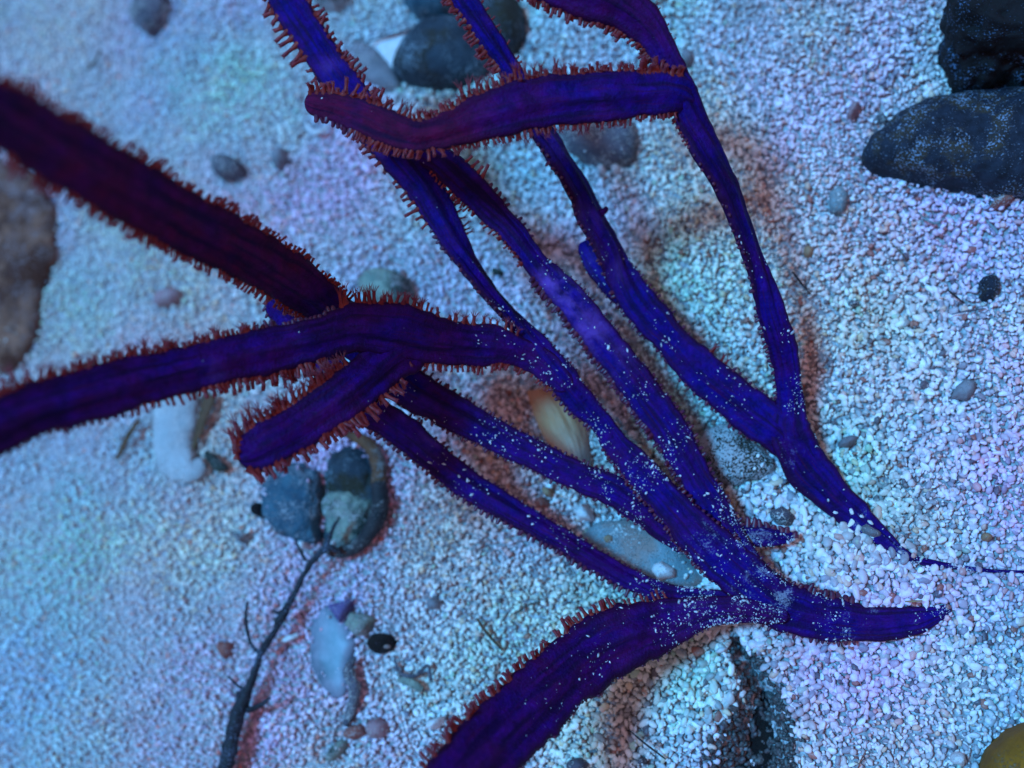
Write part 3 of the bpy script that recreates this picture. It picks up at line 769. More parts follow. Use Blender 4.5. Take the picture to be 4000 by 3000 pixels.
# ------------------------------------------------------------------ sea whips
ALL_SURF = []     # (V, normals) for silt
CM = .01
POLY = []         # per colony polyp specs
def branch(colony, pts, label=None, red=.2, pale=(), thick=.34, wob=.085, tipround=True, seed=0, ridge=.19):
    """pts: (px, py, height cm, apparent width px, roll deg[, red])"""
    A = []
    for q in pts:
        px, py, h, wp = q[:4]; roll = q[4] if len(q) > 4 else 0; rd = q[5] if len(q) > 5 else red
        g = h*CM
        p = at_h(px, py, g) if h > .95 else G(px, py, g)
        A.append((p.x, p.y, p.z, wp*mpp(p)*.5, roll, rd, px, py))
    C, par = catmull(A, 16)
    n = len(C)
    seg = np.r_[0, np.cumsum(np.linalg.norm(np.diff(C[:, :3], axis=0), axis=1))]
    tot = seg[-1]
    NS = 26
    ang = np.linspace(0, 2*np.pi, NS, endpoint=False)
    V = np.zeros((n, NS, 3)); frames = []
    camv = np.array(cam_loc)
    edge = np.zeros((n, NS)); ph = seed*1.7
    for i in range(n):
        T = C[min(i+1, n-1), :3]-C[max(i-1, 0), :3]; T /= np.linalg.norm(T)+1e-12
        tocam = camv-C[i, :3]; tocam /= np.linalg.norm(tocam)
        N0 = tocam-(tocam@T)*T; N0 /= np.linalg.norm(N0)
        ro = math.radians(C[i, 4]); c, s = math.cos(ro), math.sin(ro)
        W0 = np.cross(T, N0)
        Nn = N0*c+W0*s; Wd = np.cross(T, Nn)
        a = C[i, 3]/math.sqrt(c*c+(thick*s)**2)
        # end rounding
        e0 = seg[i]/(a*.9+1e-9); e1 = (tot-seg[i])/(a*.9+1e-9)
        k = 1.0
        if tipround and e1 < 1: k = math.sqrt(max(0.02, 1-(1-e1)**2))
        if e0 < 1: k = min(k, math.sqrt(max(.05, 1-(1-e0)**2)))
        wl = 1+wob*(vnoise([[seg[i]*170+ph, 0]], 3+seed)[0]+.7*vnoise([[seg[i]*520+ph, 1]], 4+seed)[0])
        wr = 1+wob*(vnoise([[seg[i]*170+ph, 5]], 8+seed)[0]+.7*vnoise([[seg[i]*520+ph, 6]], 9+seed)[0])
        tk = 1+.10*vnoise([[seg[i]*140+ph, 9]], 12+seed)[0]
        x = np.cos(ang); y = np.sin(ang)
        xx = a*k*x*np.where(x > 0, wr, wl)
        yy = a*k*thick*tk*np.sign(y)*np.abs(y)**.8*(1-.42*np.exp(-((np.abs(x)-.45)/.24)**2))
        yy = yy+a*k*ridge*np.exp(-(x/.16)**2)*np.sign(y)
        V[i] = C[i, :3]+np.outer(xx, Wd)+np.outer(yy, Nn)
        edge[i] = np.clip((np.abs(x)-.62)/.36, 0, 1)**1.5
        frames.append((C[i, :3].copy(), T, Nn, Wd, a*k, wl, wr))
    Vf = V.reshape(-1, 3)
    # fine surface irregularity
    cen = np.repeat(C[:, :3], NS, 0)
    nz = fbm(Vf*420, 21+seed, 3)
    Vf = Vf+(Vf-cen)*(nz*.05)[:, None]
    i0 = np.arange(n*NS).reshape(n, NS)
    nx = np.roll(i0, -1, 1)
    F = np.stack([i0[:-1].ravel(), nx[:-1].ravel(), nx[1:].ravel(), i0[1:].ravel()], 1)
    F = [tuple(f) for f in F.tolist()]
    F.append(tuple(range(NS))[::-1]); F.append(tuple(range((n-1)*NS, n*NS)))
    redv = np.repeat(C[:, 5], NS)
    px, py, _ = project(Vf)
    pv = np.zeros(len(Vf))
    for cx, cy, rr, am in pale: pv = np.maximum(pv, am*np.exp(-((px-cx)**2+(py-cy)**2)/(rr*rr)))
    org = np.array(colony.location)
    low = np.clip((px-2450)/500, 0, 1)*np.clip((py-1500)/600, 0, 1)
    du = low*(1-.85*edge.ravel())*np.clip(.35+1.3*fbm(np.c_[px/110, py/110], 61, 3), 0, 1.3)
    o = mesh_obj('branch', Vf-org, F, M['skin'], colony, {'red': redv, 'pale': np.clip(pv, 0, 1), 'dust': du, 'strap': np.c_[np.tile(np.cos(ang)*3.0, n)+seed*3, np.repeat(seg, NS)*38, np.tile(np.sign(np.sin(ang)), n)], 'edge': edge.ravel()})
    if label: o['label'] = label
    ALL_SURF.append((V, frames, C))
    return dict(obj=o, C=C, frames=frames, seg=seg, colony=colony, thick=thick)

# polyp shapes in local units: x along edge, z outward (length 1 = full length), radius relative
def polyp_shape(style, rng):
    V = []; F = []; tip = []
    ns = 7
    if style == 'open': prof = [(-.12, .30), (.04, .23), (.20, .15), (.42, .125), (.56, .14), (.64, .13), (.68, .06)]
    elif style == 'mid': prof = [(-.15, .44), (.05, .34), (.3, .22), (.55, .19), (.76, .23), (.90, .21), (.98, .12), (1.0, .05)]
    else: prof = [(-.3, .55), (.15, .50), (.45, .40), (.70, .38), (.88, .26), (.97, .1)]
    bend = rng.normal(0, .14, 2); fl = rng.uniform(.85, 1.15)
    for z, r in prof:
        for k in range(ns):
            a = 2*math.pi*k/ns
            V.append((math.cos(a)*r*fl+bend[0]*z*z, math.sin(a)*r*.9+bend[1]*z*z, z)); tip.append(max(0, z))
    for i in range(len(prof)-1):
        for k in range(ns):
            F.append((i*ns+k, i*ns+(k+1) % ns, (i+1)*ns+(k+1) % ns, (i+1)*ns+k))
    F.append(tuple((len(prof)-1)*ns+k for k in range(ns)))
    if style in ('open', 'mid'):
        nt_ = 8; tl = (.42 if style == 'open' else .16); sp = rng.uniform(.35, .75)
        for t in range(nt_):
            a = 2*math.pi*(t+rng.uniform(-.2, .2))/nt_; ca, sa = math.cos(a), math.sin(a)
            z0 = .64 if style == 'open' else .9; r0 = .12 if style == 'open' else .15
            L = tl*rng.uniform(.75, 1.25); w_ = .034 if style == 'open' else .042
            b = len(V)
            for f, rr, ww in ((0, r0, w_), (.5, r0+.35*L*sp+.02, w_*.8), (1, r0+L*sp, w_*.28)):
                zc = z0+f*L*(1-.25*sp*f); cx, cy = ca*rr+bend[0]*zc*zc, sa*rr+bend[1]*zc*zc
                for q in range(3):
                    aa = 2*math.pi*q/3
                    V.append((cx+math.cos(aa)*ww, cy+math.sin(aa)*ww, zc+.3*ww*math.sin(aa*2))); tip.append(1.0)
            for f in range(2):
                for q in range(3):
                    F.append((b+f*3+q, b+f*3+(q+1) % 3, b+f*3+3+(q+1) % 3, b+f*3+3+q))
            F.append((b+6, b+7, b+8))
    return np.array(V), F, tip

PRNG = np.random.default_rng(5)
SHAPES = {s: [polyp_shape(s, PRNG) for _ in range(9)] for s in ('open', 'mid', 'knob')}
DIRS = {'u': up, 'd': -up, 'l': -right, 'r': right, 'c': -fwd,
        'ul': (up-right).normalized(), 'ur': (up+right).normalized(), 'dl': (-up-right).normalized(), 'dr': (right-up).normalized()}

def fringe(br, p0, p1, side, style, length, spacing, skip=.06, rows=1, lenvar=.18, lean=0.0):
    """a row of polyps on the edge of a branch between two places on it"""
    C = br['C']; P = C[:, 6:8]
    i0 = int(np.argmin(np.hypot(P[:, 0]-p0[0], P[:, 1]-p0[1]))); i1 = int(np.argmin(np.hypot(P[:, 0]-p1[0], P[:, 1]-p1[1])))
    if i0 > i1: i0, i1 = i1, i0
    if i1-i0 < 1: return
    seg = br['seg']; s0, s1 = seg[i0], seg[i1]
    length = length*(.70 if style != 'knob' else .80)
    fm = br['frames'][(i0+i1)//2]; m_ = mpp(Vector(fm[0]))
    step = spacing*m_; fid = PRNG.uniform(0, 50)
    s = s0+PRNG.uniform(0, step)
    sg = 1 if np.dot(fm[3], np.array(DIRS[side])) > 0 else -1
    while s < s1:
        for row in range(rows):
            if PRNG.random() < skip: continue
            ss = s+PRNG.normal(0, step*.12)+(row*.5*step)
            j = int(np.searchsorted(seg, ss)); j = min(max(j, 1), len(seg)-1)
            t = (ss-seg[j-1])/(seg[j]-seg[j-1]+1e-12); t = min(max(t, 0), 1)
            f0, f1 = br['frames'][j-1], br['frames'][j]
            c = f0[0]*(1-t)+f1[0]*t; T = f0[1]*(1-t)+f1[1]*t; Nn = f0[2]*(1-t)+f1[2]*t; Wd = (f0[3]*(1-t)+f1[3]*t)
            a = f0[4]*(1-t)+f1[4]*t; kk = f0[6] if sg > 0 else f0[5]
            tilt = PRNG.normal(0, .27)+(row*.5-.1 if rows > 1 else 0)
            out = Wd*sg*math.cos(tilt)+Nn*math.sin(tilt)
            base = c+Wd*sg*a*kk*.95+Nn*a*br['thick']*.35*math.sin(tilt)
            clus = 1+.34*vnoise([[ss/m_/150+fid, row*3.0]], 33)[0]+.16*vnoise([[ss/m_/45+fid, row*3.0]], 34)[0]
            if style != 'knob' and clus < .74 and PRNG.random() < .4: continue
            L = length*m_*clus*(1+PRNG.normal(0, lenvar)); L = max(L, length*m_*.40)
            out = out+T*(lean+PRNG.normal(0, .11)); out /= np.linalg.norm(out)
            X = T-(T@out)*out; X /= np.linalg.norm(X); Y = np.cross(out, X)
            rs = 1.0
            POLY.append(dict(colony=br['colony'], obj=br['obj'], base=base, X=X, Y=Y, Z=out, L=L, rs=length*m_*rs, style=style, px=L/mpp(Vector(base))))
        s += step*PRNG.uniform(.82, 1.2)

def build_whips():
    c1 = empty('forked_sea_whip', G(3690, 2392)); tag(c1, 'large many-branched purple sea whip rooted at the pointed lower right base', 'sea whip', 'purple sea whips')
    c2 = empty('slender_sea_whip', G(3980, 2235)); tag(c2, 'slender purple sea whip on the right, its thin root running to the right edge', 'sea whip', 'purple sea whips')
    B = {}
    # ---- colony 1
    B['D1'] = branch(c1, [(3712, 2372, .04, 26), (3650, 2404, .06, 70), (3562, 2424, .09, 118), (3397, 2437, .15, 134), (3264, 2424, .26, 168), (3131, 2392, .45, 190), (3010, 2335, .75, 200),
                          (2900, 2250, 1.05, 192), (2762, 2125, 1.2, 176), (2656, 2012, 1.3, 150), (2561, 1904, 1.45, 132), (2487, 1822, 1.6, 126),
                          (2401, 1726, 1.75, 104), (2338, 1645, 1.95, 92), (2262, 1560, 2.2, 112), (2185, 1465, 2.5, 128), (2110, 1370, 2.7, 116, 10), (2045, 1292, 2.85, 78, 35),
                          (1980, 1220, 3.0, 62, 60), (1905, 1135, 3.2, 66, 62), (1830, 1030, 3.4, 84, 50), (1770, 935, 3.6, 104, 20), (1718, 835, 3.8, 128, 10), (1660, 728, 4.1, 152), (1590, 640, 4.4, 165),
                          (1500, 530, 4.7, 160), (1400, 410, 5.0, 150), (1300, 278, 5.2, 142), (1210, 140, 5.4, 140), (1120, 0, 5.5, 138), (1050, -120, 5.6, 130)],
                     'main stem running from the base to the top left', red=.12, seed=1,
                     pale=[(1290, 260, 40, .3), (1480, 590, 40, .3)])
    B['B'] = branch(c1, [(3080, 2410, .8, 60), (2960, 2392, 1.0, 90), (2860, 2385, 1.1, 110), (2780, 2390, 1.15, 122), (2696, 2408, 1.3, 150), (2590, 2440, 1.5, 205), (2464, 2482, 1.9, 245), (2340, 2545, 2.3, 262),
                         (2232, 2622, 2.8, 268), (2100, 2735, 3.5, 272), (1975, 2865, 4.3, 280), (1844, 3000, 5.2, 290), (1680, 3190, 6.2, 300)],
                    'broad dark blade sweeping to the bottom edge', red=.42, seed=2, pale=[(2700, 2370, 70, .15)])
    B['C'] = branch(c1, [(2960, 2372, .9, 50), (2862, 2352, 1.0, 76), (2729, 2338, 1.0, 84), (2597, 2322, 1.0, 84), (2464, 2268, 1.1, 88, 20), (2331, 2192, 1.2, 92, 30), (2160, 2092, 1.4, 100, 30), (1995, 1995, 1.7, 108, 20), (1850, 1905, 2.0, 116, 15),
                         (1740, 1822, 2.3, 124), (1633, 1732, 2.7, 130), (1530, 1655, 3.1, 136), (1430, 1585, 3.5, 140), (1330, 1480, 3.9, 135), (1230, 1370, 4.2, 125), (1130, 1255, 4.5, 110), (1050, 1165, 4.8, 84)],
                    'long narrow lower branch', red=.25, seed=3, pale=[(1600, 1610, 40, .2), (1700, 1730, 60, .25)])
    B['E'] = branch(c1, [(2700, 2150, 1.1, 70), (2595, 2070, 1.15, 104), (2515, 2002, 1.3, 118), (2400, 1922, 1.5, 118), (2266, 1862, 1.7, 114), (2150, 1812, 1.9, 116), (2060, 1766, 2.05, 120), (1950, 1712, 2.25, 126), (1823, 1640, 2.6, 132),
                         (1700, 1575, 3.0, 148), (1600, 1512, 3.3, 160), (1500, 1425, 3.8, 160), (1400, 1325, 4.4, 168), (1300, 1220, 5.0, 182), (1180, 1122, 5.9, 196), (1000, 1008, 7.3, 216), (760, 880, 9.0, 236),
                         (400, 684, 11.2, 244), (0, 448, 13.4, 240), (-220, 318, 14.4, 244)],
                    'long branch rising to the left edge, broad and dark maroon there', red=.25, seed=4, pale=[])
    # maroon gets stronger as it rises
    o = B['E']['obj']; me = o.data; px = B['E']['C'][:, 6]
    rv = np.repeat(np.clip(.2+(1450-px)/700, .2, .78), 26).astype(np.float32); me.attributes['red'].data.foreach_set('value', rv)
    B['J'] = branch(c1, [(2225, 1520, 2.4, 80), (2150, 1445, 2.6, 112), (2060, 1388, 2.8, 120), (1950, 1354, 3.2, 150), (1823, 1343, 3.6, 168), (1696, 1328, 4.2, 188), (1570, 1300, 4.8, 215), (1440, 1282, 5.3, 210), (1330, 1296, 5.7, 182),
                         (1200, 1330, 6.2, 176), (1076, 1362, 6.6, 182), (760, 1435, 7.8, 192), (443, 1514, 9.0, 202), (190, 1582, 9.9, 210), (0, 1653, 10.6, 216), (-220, 1740, 11.3, 220)],
                    'horizontal branch running to the left edge', red=.34, seed=5, pale=[(830, 1460, 45, .30), (700, 1530, 40, .15)])
    B['K'] = branch(c1, [(1850, 1345, 3.35, 110), (1750, 1334, 3.8, 140), (1655, 1335, 4.2, 168), (1565, 1372, 4.62, 196), (1480, 1432, 5.0, 196), (1400, 1500, 5.45, 188), (1329, 1556, 5.8, 186), (1171, 1664, 6.3, 184), (1060, 1728, 6.7, 176), (985, 1768, 6.9, 168), (930, 1795, 7.1, 150)],
                    'short blunt-tipped branch of the left fork', red=.36, seed=6)
    B['D2'] = branch(c1, [(2960, 2235, .9, 70), (2890, 2140, .95, 110), (2830, 2050, 1.0, 118), (2774, 1951, 1.1, 128), (2710, 1852, 1.2, 132), (2653, 1749, 1.35, 138), (2595, 1652, 1.5, 142), (2515, 1543, 1.7, 142), (2440, 1440, 1.95, 142), (2361, 1337, 2.2, 142),
                          (2266, 1216, 2.6, 134), (2171, 1113, 2.9, 118), (2089, 1022, 3.2, 96, 20), (2032, 945, 3.4, 92, 25), (1970, 868, 3.6, 104, 20), (1890, 785, 3.9, 120), (1805, 705, 4.2, 130), (1720, 630, 4.4, 120), (1640, 590, 4.4, 90), (1560, 580, 4.4, 60)],
                     'second stem right of the main stem, with a painted lilac sheen', red=.15, seed=7,
                     pale=[(2230, 1180, 90, 1.0), (2300, 1290, 90, .7), (2150, 1100, 60, .9), (2400, 1400, 60, .4)])  # lit stretch of this stem, painted as soft lilac spots
    B['S'] = branch(c1, [(2800, 2095, .9, 60), (2880, 2088, .8, 82), (2964, 2092, .65, 84), (3040, 2098, .5, 66), (3105, 2096, .35, 36)], 'short stub ending in the white grains', red=.15, seed=8,
                    pale=[])
    # ---- colony 2
    B['R'] = branch(c2, [(4120, 2238, .07, 8), (3990, 2233, .07, 10), (3861, 2229, .07, 15), (3728, 2214, .06, 22), (3596, 2190, .05, 32), (3529, 2163, .05, 44), (3470, 2118, .05, 62), (3397, 2062, .06, 96), (3310, 1985, .12, 130), (3225, 1905, .30, 150), (3150, 1820, .55, 168),
                         (3100, 1735, .85, 178), (3080, 1660, .95, 150), (3088, 1590, 1.0, 112), (3082, 1510, 1.2, 102), (3068, 1410, 1.5, 108), (3040, 1311, 1.9, 116), (3008, 1204, 2.3, 108), (2978, 1100, 2.6, 88, 35), (2946, 1015, 2.8, 82, 55), (2902, 895, 3.1, 80, 62),
                         (2842, 745, 3.6, 92, 62), (2769, 601, 4.1, 112, 55), (2703, 470, 4.5, 128, 30), (2655, 350, 4.9, 124), (2608, 240, 5.2, 112), (2545, 130, 5.5, 132), (2455, 45, 5.8, 180), (2320, -30, 6.2, 205), (2130, -90, 6.6, 200), (2000, -130, 6.8, 160)],
                     'long outer stem from the buried root to the top edge', red=.15, seed=9,
                     pale=[])
    me = B['R']['obj'].data; pyv = B['R']['C'][:, 7]
    me.attributes['red'].data.foreach_set('value', np.repeat(np.clip(.12+(380-pyv)/800, .12, .6), 26).astype(np.float32))
    B['G'] = branch(c2, [(2720, 395, 4.6, 80), (2640, 362, 5.0, 150), (2506, 366, 5.3, 172), (2380, 374, 5.6, 196), (2253, 381, 5.8, 202), (2100, 398, 6.1, 200), (1950, 437, 6.4, 186), (1850, 468, 6.5, 165), (1760, 500, 6.6, 145), (1690, 522, 6.6, 128), (1633, 532, 6.65, 122), (1570, 519, 6.7, 130),
                         (1500, 492, 6.7, 145), (1425, 460, 6.7, 144), (1345, 430, 6.7, 124), (1275, 411, 6.75, 104), (1190, 396, 6.8, 78)],
                    'bent side branch crossing in front of the stems', red=.75, seed=10)
    me = B['G']['obj'].data; px = B['G']['C'][:, 6]
    me.attributes['red'].data.foreach_set('value', np.repeat(np.clip(.22+(2150-px)/520, .22, 1.05), 26).astype(np.float32))
    B['D3'] = branch(c2, [(3210, 1890, .25, 90), (3130, 1790, .5, 140), (3040, 1690, .88, 165), (2950, 1620, 1.0, 172), (2860, 1548, 1.15, 168), (2780, 1488, 1.3, 160), (2700, 1415, 1.45, 148), (2633, 1337, 1.6, 132), (2557, 1254, 1.8, 138), (2490, 1175, 1.95, 146), (2440, 1095, 2.1, 128, 15), (2395, 1005, 2.3, 108, 50),
                          (2352, 925, 2.5, 100, 58), (2304, 838, 2.7, 104, 60), (2253, 728, 3.0, 92, 60), (2177, 608, 3.4, 88, 60), (2110, 500, 3.8, 92, 50), (2050, 385, 4.1, 96, 20), (1987, 262, 4.4, 92, 10), (1905, 135, 4.8, 92), (1813, -5, 5.2, 96), (1740, -120, 5.5, 96)],
                     'inner stem bearing the rounded lobe', red=.10, seed=11, pale=[(2370, 1060, 60, .3), (2180, 560, 50, .3), (2300, 850, 50, .2)])
    B['L'] = branch(c2, [(2500, 1230, 1.8, 60), (2440, 1165, 1.95, 90), (2385, 1100, 2.1, 96), (2330, 1030, 2.2, 88), (2295, 968, 2.3, 80), (2285, 940, 2.3, 66)], 'short rounded blue lobe', red=.0, seed=12, thick=.5, ridge=0,
                    pale=[(2330, 1040, 60, .30)])
    B['T'] = branch(c2, [(2318, 850, 2.6, 50), (2345, 832, 2.65, 34), (2362, 822, 2.7, 24), (2372, 808, 2.75, 16)], 'tiny thorn-like bud', red=.6, seed=13, thick=.6, ridge=0)
    f = fringe
    # E (big upper-left)
    f(B['E'], (-220, 335), (1000, 1000), 'ur', 'mid', 52, 31, rows=2, skip=.18); f(B['E'], (1000, 1000), (1310, 1220), 'ur', 'mid', 34, 24, rows=2, skip=.1)
    f(B['E'], (-220, 335), (700, 850), 'dl', 'mid', 62, 33, rows=2, skip=.15); f(B['E'], (700, 850), (1250, 1180), 'dl', 'mid', 40, 26, rows=2)
    f(B['E'], (1560, 1480), (2600, 2070), 'ur', 'knob', 17, 24); f(B['E'], (1640, 1540), (2560, 2040), 'dl', 'knob', 18, 24)
    # J
    f(B['J'], (-200, 1735), (1010, 1375), 'u', 'open', 92, 33, skip=.05, lean=-.25); f(B['J'], (1010, 1375), (1340, 1296), 'u', 'knob', 24, 20)
    f(B['J'], (-200, 1735), (1010, 1375), 'u', 'mid', 40, 30, rows=2)
    f(B['J'], (1345, 1290), (1640, 1316), 'u', 'open', 70, 24, rows=2, lean=.1); f(B['J'], (1640, 1316), (1770, 1340), 'u', 'mid', 36, 22)
    f(B['J'], (1770, 1340), (1850, 1343), 'u', 'open', 78, 28); f(B['J'], (1880, 1345), (2005, 1370), 'u', 'open', 60, 24, rows=1)
    f(B['J'], (-200, 1735), (520, 1500), 'd', 'knob', 26, 30); f(B['J'], (480, 1500), (790, 1430), 'd', 'mid', 44, 30, skip=0); f(B['J'], (790, 1430), (1260, 1312), 'd', 'mid', 54, 24, rows=2)
    f(B['J'], (1600, 1310), (2080, 1390), 'd', 'mid', 34, 22, rows=2, skip=.2); f(B['J'], (2060, 1390), (2200, 1500), 'd', 'mid', 28, 24)
    # K
    f(B['K'], (925, 1800), (1420, 1480), 'ul', 'open', 88, 28, rows=2, skip=.12, lean=-.1); f(B['K'], (1330, 1560), (1420, 1480), 'ul', 'mid', 42, 22, rows=2)
    f(B['K'], (950, 1790), (1520, 1400), 'dr', 'mid', 62, 26, rows=2, skip=.08)
    # G
    f(B['G'], (1210, 400), (1480, 480), 'u', 'mid', 52, 24, rows=2); f(B['G'], (1460, 475), (1620, 530), 'u', 'open', 66, 36)
    f(B['G'], (1640, 530), (2480, 366), 'u', 'open', 74, 26, skip=.10, lean=-.08); f(B['G'], (1640, 530), (2540, 366), 'u', 'mid', 42, 26, rows=2)
    f(B['G'], (1230, 400), (1420, 460), 'd', 'knob', 26, 24); f(B['G'], (1400, 450), (1760, 500), 'd', 'mid', 46, 22, rows=2); f(B['G'], (1740, 505), (2440, 372), 'd', 'open', 58, 27, rows=1); f(B['G'], (1740, 505), (2500, 372), 'd', 'mid', 36, 24, rows=1)
    f(B['G'], (2480, 366), (2680, 370), 'd', 'mid', 30, 20, rows=2); f(B['G'], (2500, 366), (2650, 370), 'u', 'mid', 60, 20, rows=2)
    # D1/F
    f(B['D1'], (1050, -100), (1260, 220), 'l', 'mid', 62, 33, skip=.02); f(B['D1'], (1250, 210), (1330, 320), 'l', 'mid', 40, 33)
    f(B['D1'], (1050, -100), (1420, 430), 'r', 'mid', 46, 30, rows=2, skip=.1)
    f(B['D1'], (1480, 510), (1730, 860), 'l', 'mid', 42, 30, skip=.02); f(B['D1'], (1730, 860), (1790, 960), 'l', 'knob', 20, 24)
    f(B['D1'], (1560, 600), (1720, 840), 'r', 'mid', 40, 28, rows=1); f(B['D1'], (1720, 840), (1790, 960), 'r', 'open', 42, 24); f(B['D1'], (1800, 990), (2080, 1330), 'c', 'knob', 18, 26)
    f(B['D1'], (2080, 1330), (2340, 1640), 'ur', 'knob', 14, 22); f(B['D1'], (2120, 1390), (2340, 1650), 'dl', 'knob', 22, 23)
    f(B['D1'], (2400, 1730), (2860, 2220), 'dl', 'knob', 20, 25, rows=2); f(B['D1'], (2600, 1950), (3080, 2370), 'ur', 'knob', 20, 24, rows=1)
    f(B['D1'], (3080, 2370), (3330, 2430), 'u', 'knob', 30, 25); f(B['D1'], (2990, 2330), (3350, 2430), 'd', 'knob', 20, 27); f(B['D1'], (3330, 2430), (3640, 2410), 'u', 'knob', 10, 22)
    # B
    f(B['B'], (1660, 3200), (2450, 2490), 'ul', 'mid', 52, 27, rows=2, skip=.2); f(B['B'], (2450, 2490), (2640, 2420), 'u', 'mid', 36, 24); f(B['B'], (1660, 3200), (2480, 2480), 'dr', 'knob', 17, 24); f(B['B'], (2480, 2480), (2760, 2392), 'd', 'knob', 13, 22)
    # C
    f(B['C'], (1400, 1560), (2700, 2336), 'dl', 'knob', 22, 25, skip=.02); f(B['C'], (1560, 1680), (2500, 2285), 'ur', 'knob', 17, 24, skip=.05)
    f(B['C'], (1050, 1165), (1250, 1390), 'dl', 'knob', 20, 25)
    # D2
    f(B['D2'], (1700, 615), (1860, 755), 'ur', 'mid', 44, 26, rows=1); f(B['D2'], (1860, 755), (2040, 960), 'ur', 'knob', 18, 24)
    f(B['D2'], (1720, 625), (2110, 1045), 'dl', 'mid', 28, 26, rows=2, skip=.2); f(B['D2'], (2100, 1030), (2480, 1500), 'ur', 'knob', 12, 25)
    f(B['D2'], (2110, 1045), (2800, 2000), 'dl', 'knob', 25, 25, rows=2, skip=.15); f(B['D2'], (2480, 1500), (2860, 2080), 'ur', 'knob', 20, 24, rows=1)
    f(B['S'], (2860, 2088), (3110, 2096), 'u', 'knob', 30, 27, skip=0)
    # R
    f(B['R'], (2990, 1190), (3085, 1560), 'l', 'knob', 20, 25); f(B['R'], (2670, 400), (2990, 1130), 'c', 'knob', 19, 30, skip=.02)
    f(B['R'], (2455, 45), (2620, 270), 'dl', 'mid', 36, 22, rows=2); f(B['R'], (2000, -130), (2500, 80), 'dl', 'mid', 46, 24, rows=2); f(B['R'], (2400, 0), (2600, 220), 'ur', 'mid', 18, 24)
    f(B['R'], (2650, 340), (2740, 540), 'l', 'mid', 26, 24)
    # D3
    f(B['D3'], (1740, -120), (1990, 270), 'l', 'mid', 48, 27, rows=2, skip=.15); f(B['D3'], (1740, -120), (1990, 270), 'r', 'mid', 26, 24)
    f(B['D3'], (2100, 480), (2420, 1060), 'c', 'knob', 18, 28, skip=.02); f(B['D3'], (2440, 1100), (2700, 1415), 'dl', 'knob', 20, 23); f(B['D3'], (2400, 1010), (2640, 1340), 'ur', 'knob', 16, 24)
    f(B['D3'], (2700, 1415), (2800, 1500), 'ur', 'open', 54, 22); f(B['D3'], (2800, 1500), (3060, 1710), 'ur', 'knob', 18, 24); f(B['D3'], (2700, 1415), (3000, 1670), 'dl', 'knob', 20, 24)
    f(B['L'], (2440, 1165), (2360, 1070), 'dl', 'knob', 12, 26)
    return c1, c2, B

def place_polyps(c1, c2):
    for col in (c1, c2):
        P = [p for p in POLY if p['colony'] == col]
        # only those that can be seen are candidates for being separate parts
        for p in P:
            x, y, _ = project(p['base'][None, :])
            p['vis'] = (-20 < x[0] < 4020) and (-20 < y[0] < 3020)
        P.sort(key=lambda p: -(p['px'] if p['vis'] else 0))
        org = np.array(col.location)
        rest = {}
        for k, p in enumerate(P):
            V, F, tip = SHAPES[p['style']][int(PRNG.integers(0, 9))]
            wsc = p['rs']*{'open': 1.0, 'mid': 1.0 if p['px'] > 30 else 1.15, 'knob': 1.12}[p['style']]
            if p['style'] == 'open': wsc = min(wsc, 90*mpp(Vector(p['base'])))
            W = np.outer(V[:, 0]*wsc, p['X'])+np.outer(V[:, 1]*wsc, p['Y'])+np.outer(V[:, 2]*p['L'], p['Z'])
            mt = 'knob' if p['style'] == 'knob' else 'polyp'
            if k < 100 and p['vis']:
                o = mesh_obj('polyp', W, F, M[mt], attrs={'tip': tip})
                o.parent = p['obj']; o.location = p['base']-org
            else:
                r = rest.setdefault(mt, [[], [], [], 0])
                r[0].append(W+p['base']-org); r[1] += [tuple(q+r[3] for q in f) for f in F]; r[2] += list(tip); r[3] += len(W)
        # one mesh with two material slots
        V = []; F = []; T = []; mi = []; n0 = 0
        for k, mt in enumerate(('polyp', 'knob')):
            if mt not in rest: continue
            r = rest[mt]; V.append(np.vstack(r[0])); F += [tuple(q+n0 for q in f) for f in r[1]]; mi += [k]*len(r[1]); T += r[2]; n0 += r[3]
        o = mesh_obj('polyps', np.vstack(V), F, M['polyp'], col, {'tip': T})
        o.data.materials.append(M['knob']); o.data.polygons.foreach_set('material_index', np.array(mi, np.int32))
        o['kind'] = 'stuff'
        print('polyps', len(P))

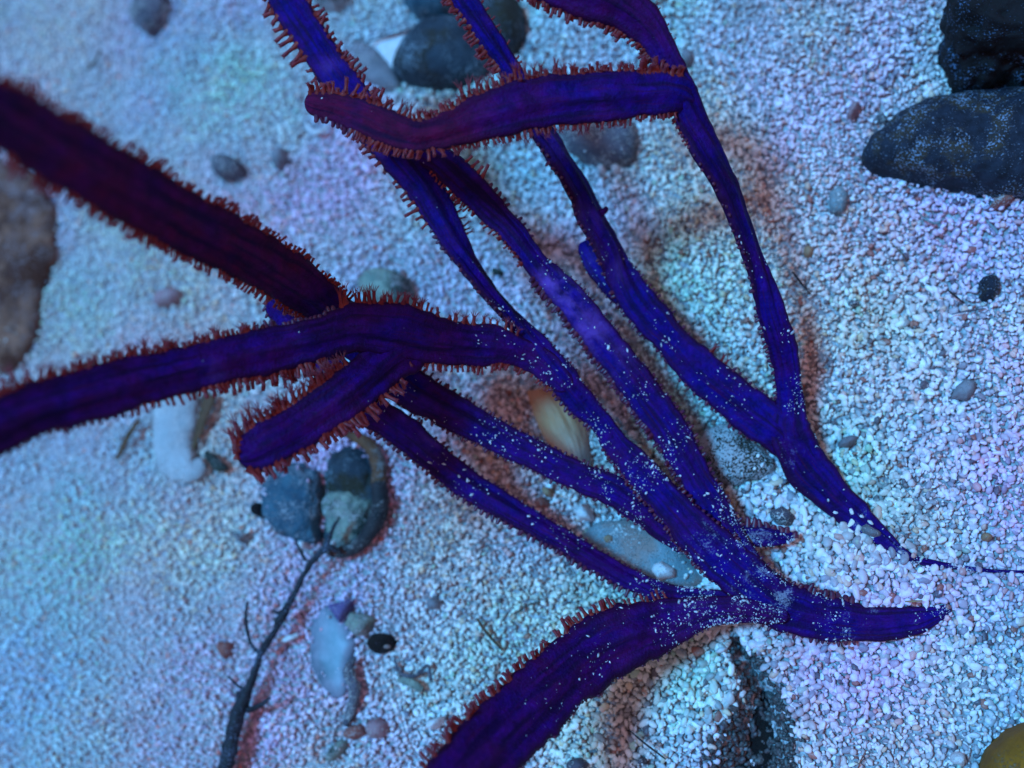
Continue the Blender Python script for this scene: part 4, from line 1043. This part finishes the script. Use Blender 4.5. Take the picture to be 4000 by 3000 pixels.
def silt():
    """pale flecks of sediment lying on the upper faces of the branches"""
    rng = np.random.default_rng(3)
    V0, F0 = ico(1)
    VV = []; FF = []; CC = []; n0 = 0
    for V, frames, C in ALL_SURF:
        n, NS, _ = V.shape
        seglen = np.linalg.norm(np.diff(C[:, :3], axis=0), axis=1).sum()
        tries = int(seglen*1000*44)
        for _ in range(tries):
            i = rng.integers(1, n-1); k = int(rng.integers(0, NS))
            c, T, Nn, Wd, a, wl, wr = frames[i]
            P = V[i, k]*(1-rng.random())+V[i, (k+1) % NS]*0 if False else V[i, k]+(V[i, (k+1) % NS]-V[i, k])*rng.random()+(V[i+1, k]-V[i, k])*rng.random()
            if (P-c)@Nn < 0: continue
            px, py, _d = project(P[None, :]); px, py = px[0], py[0]
            dens = .03
            low = np.clip((px-1500)/1300, 0, 1)*np.clip((py-900)/1000, 0, 1)
            dens += .66*low
            clump = fbm(np.array([[px/130, py/130, 0]]), 88, 3)[0]
            dens *= np.clip(.55+clump*3.4, .03, 2.2)
            x = abs((P-c)@Wd)/(a+1e-9)
            dens *= 1.25-.5*x
            if c[2] > .035: dens *= .22
            if rng.random() > dens: continue
            m_ = mpp(Vector(P)); s = rng.lognormal(0, .6)*1.65*m_
            if clump > .45 and rng.random() < .2: s *= 1.8
            s = min(s, 7*m_)
            W = V0*np.array([s*rng.uniform(.8, 1.9), s*rng.uniform(.5, 1.0), s*.35])*(1+.3*vnoise(V0*2+n0, 2)[:, None])
            yaw = rng.uniform(0, 6.28); cy, sy = math.cos(yaw), math.sin(yaw)
            nn = P-c; nn = nn/np.linalg.norm(nn)*.3+Nn; nn /= np.linalg.norm(nn)
            X = T-(T@nn)*nn; X /= np.linalg.norm(X); Y = np.cross(nn, X)
            A, Bq = X*cy+Y*sy, -X*sy+Y*cy
            W = np.outer(W[:, 0], A)+np.outer(W[:, 1], Bq)+np.outer(W[:, 2], nn)+P+nn*s*.1
            VV.append(W); FF.append(F0+n0); n0 += len(W)
            g = rng.uniform(.35, .85); CC.append(np.tile([g*.85, g*.9, g], (len(W), 1)))
    o = mesh_obj('silt_flecks', np.vstack(VV), np.vstack(FF), M['fleck'], attrs={'col': np.vstack(CC)}, smooth=False)
    tag(o, 'pale flecks of silt scattered over the purple stems', 'silt', kind='stuff')
    print('flecks', len(VV))

c1, c2, B = build_whips()
place_polyps(c1, c2)
silt()
lay_grains()
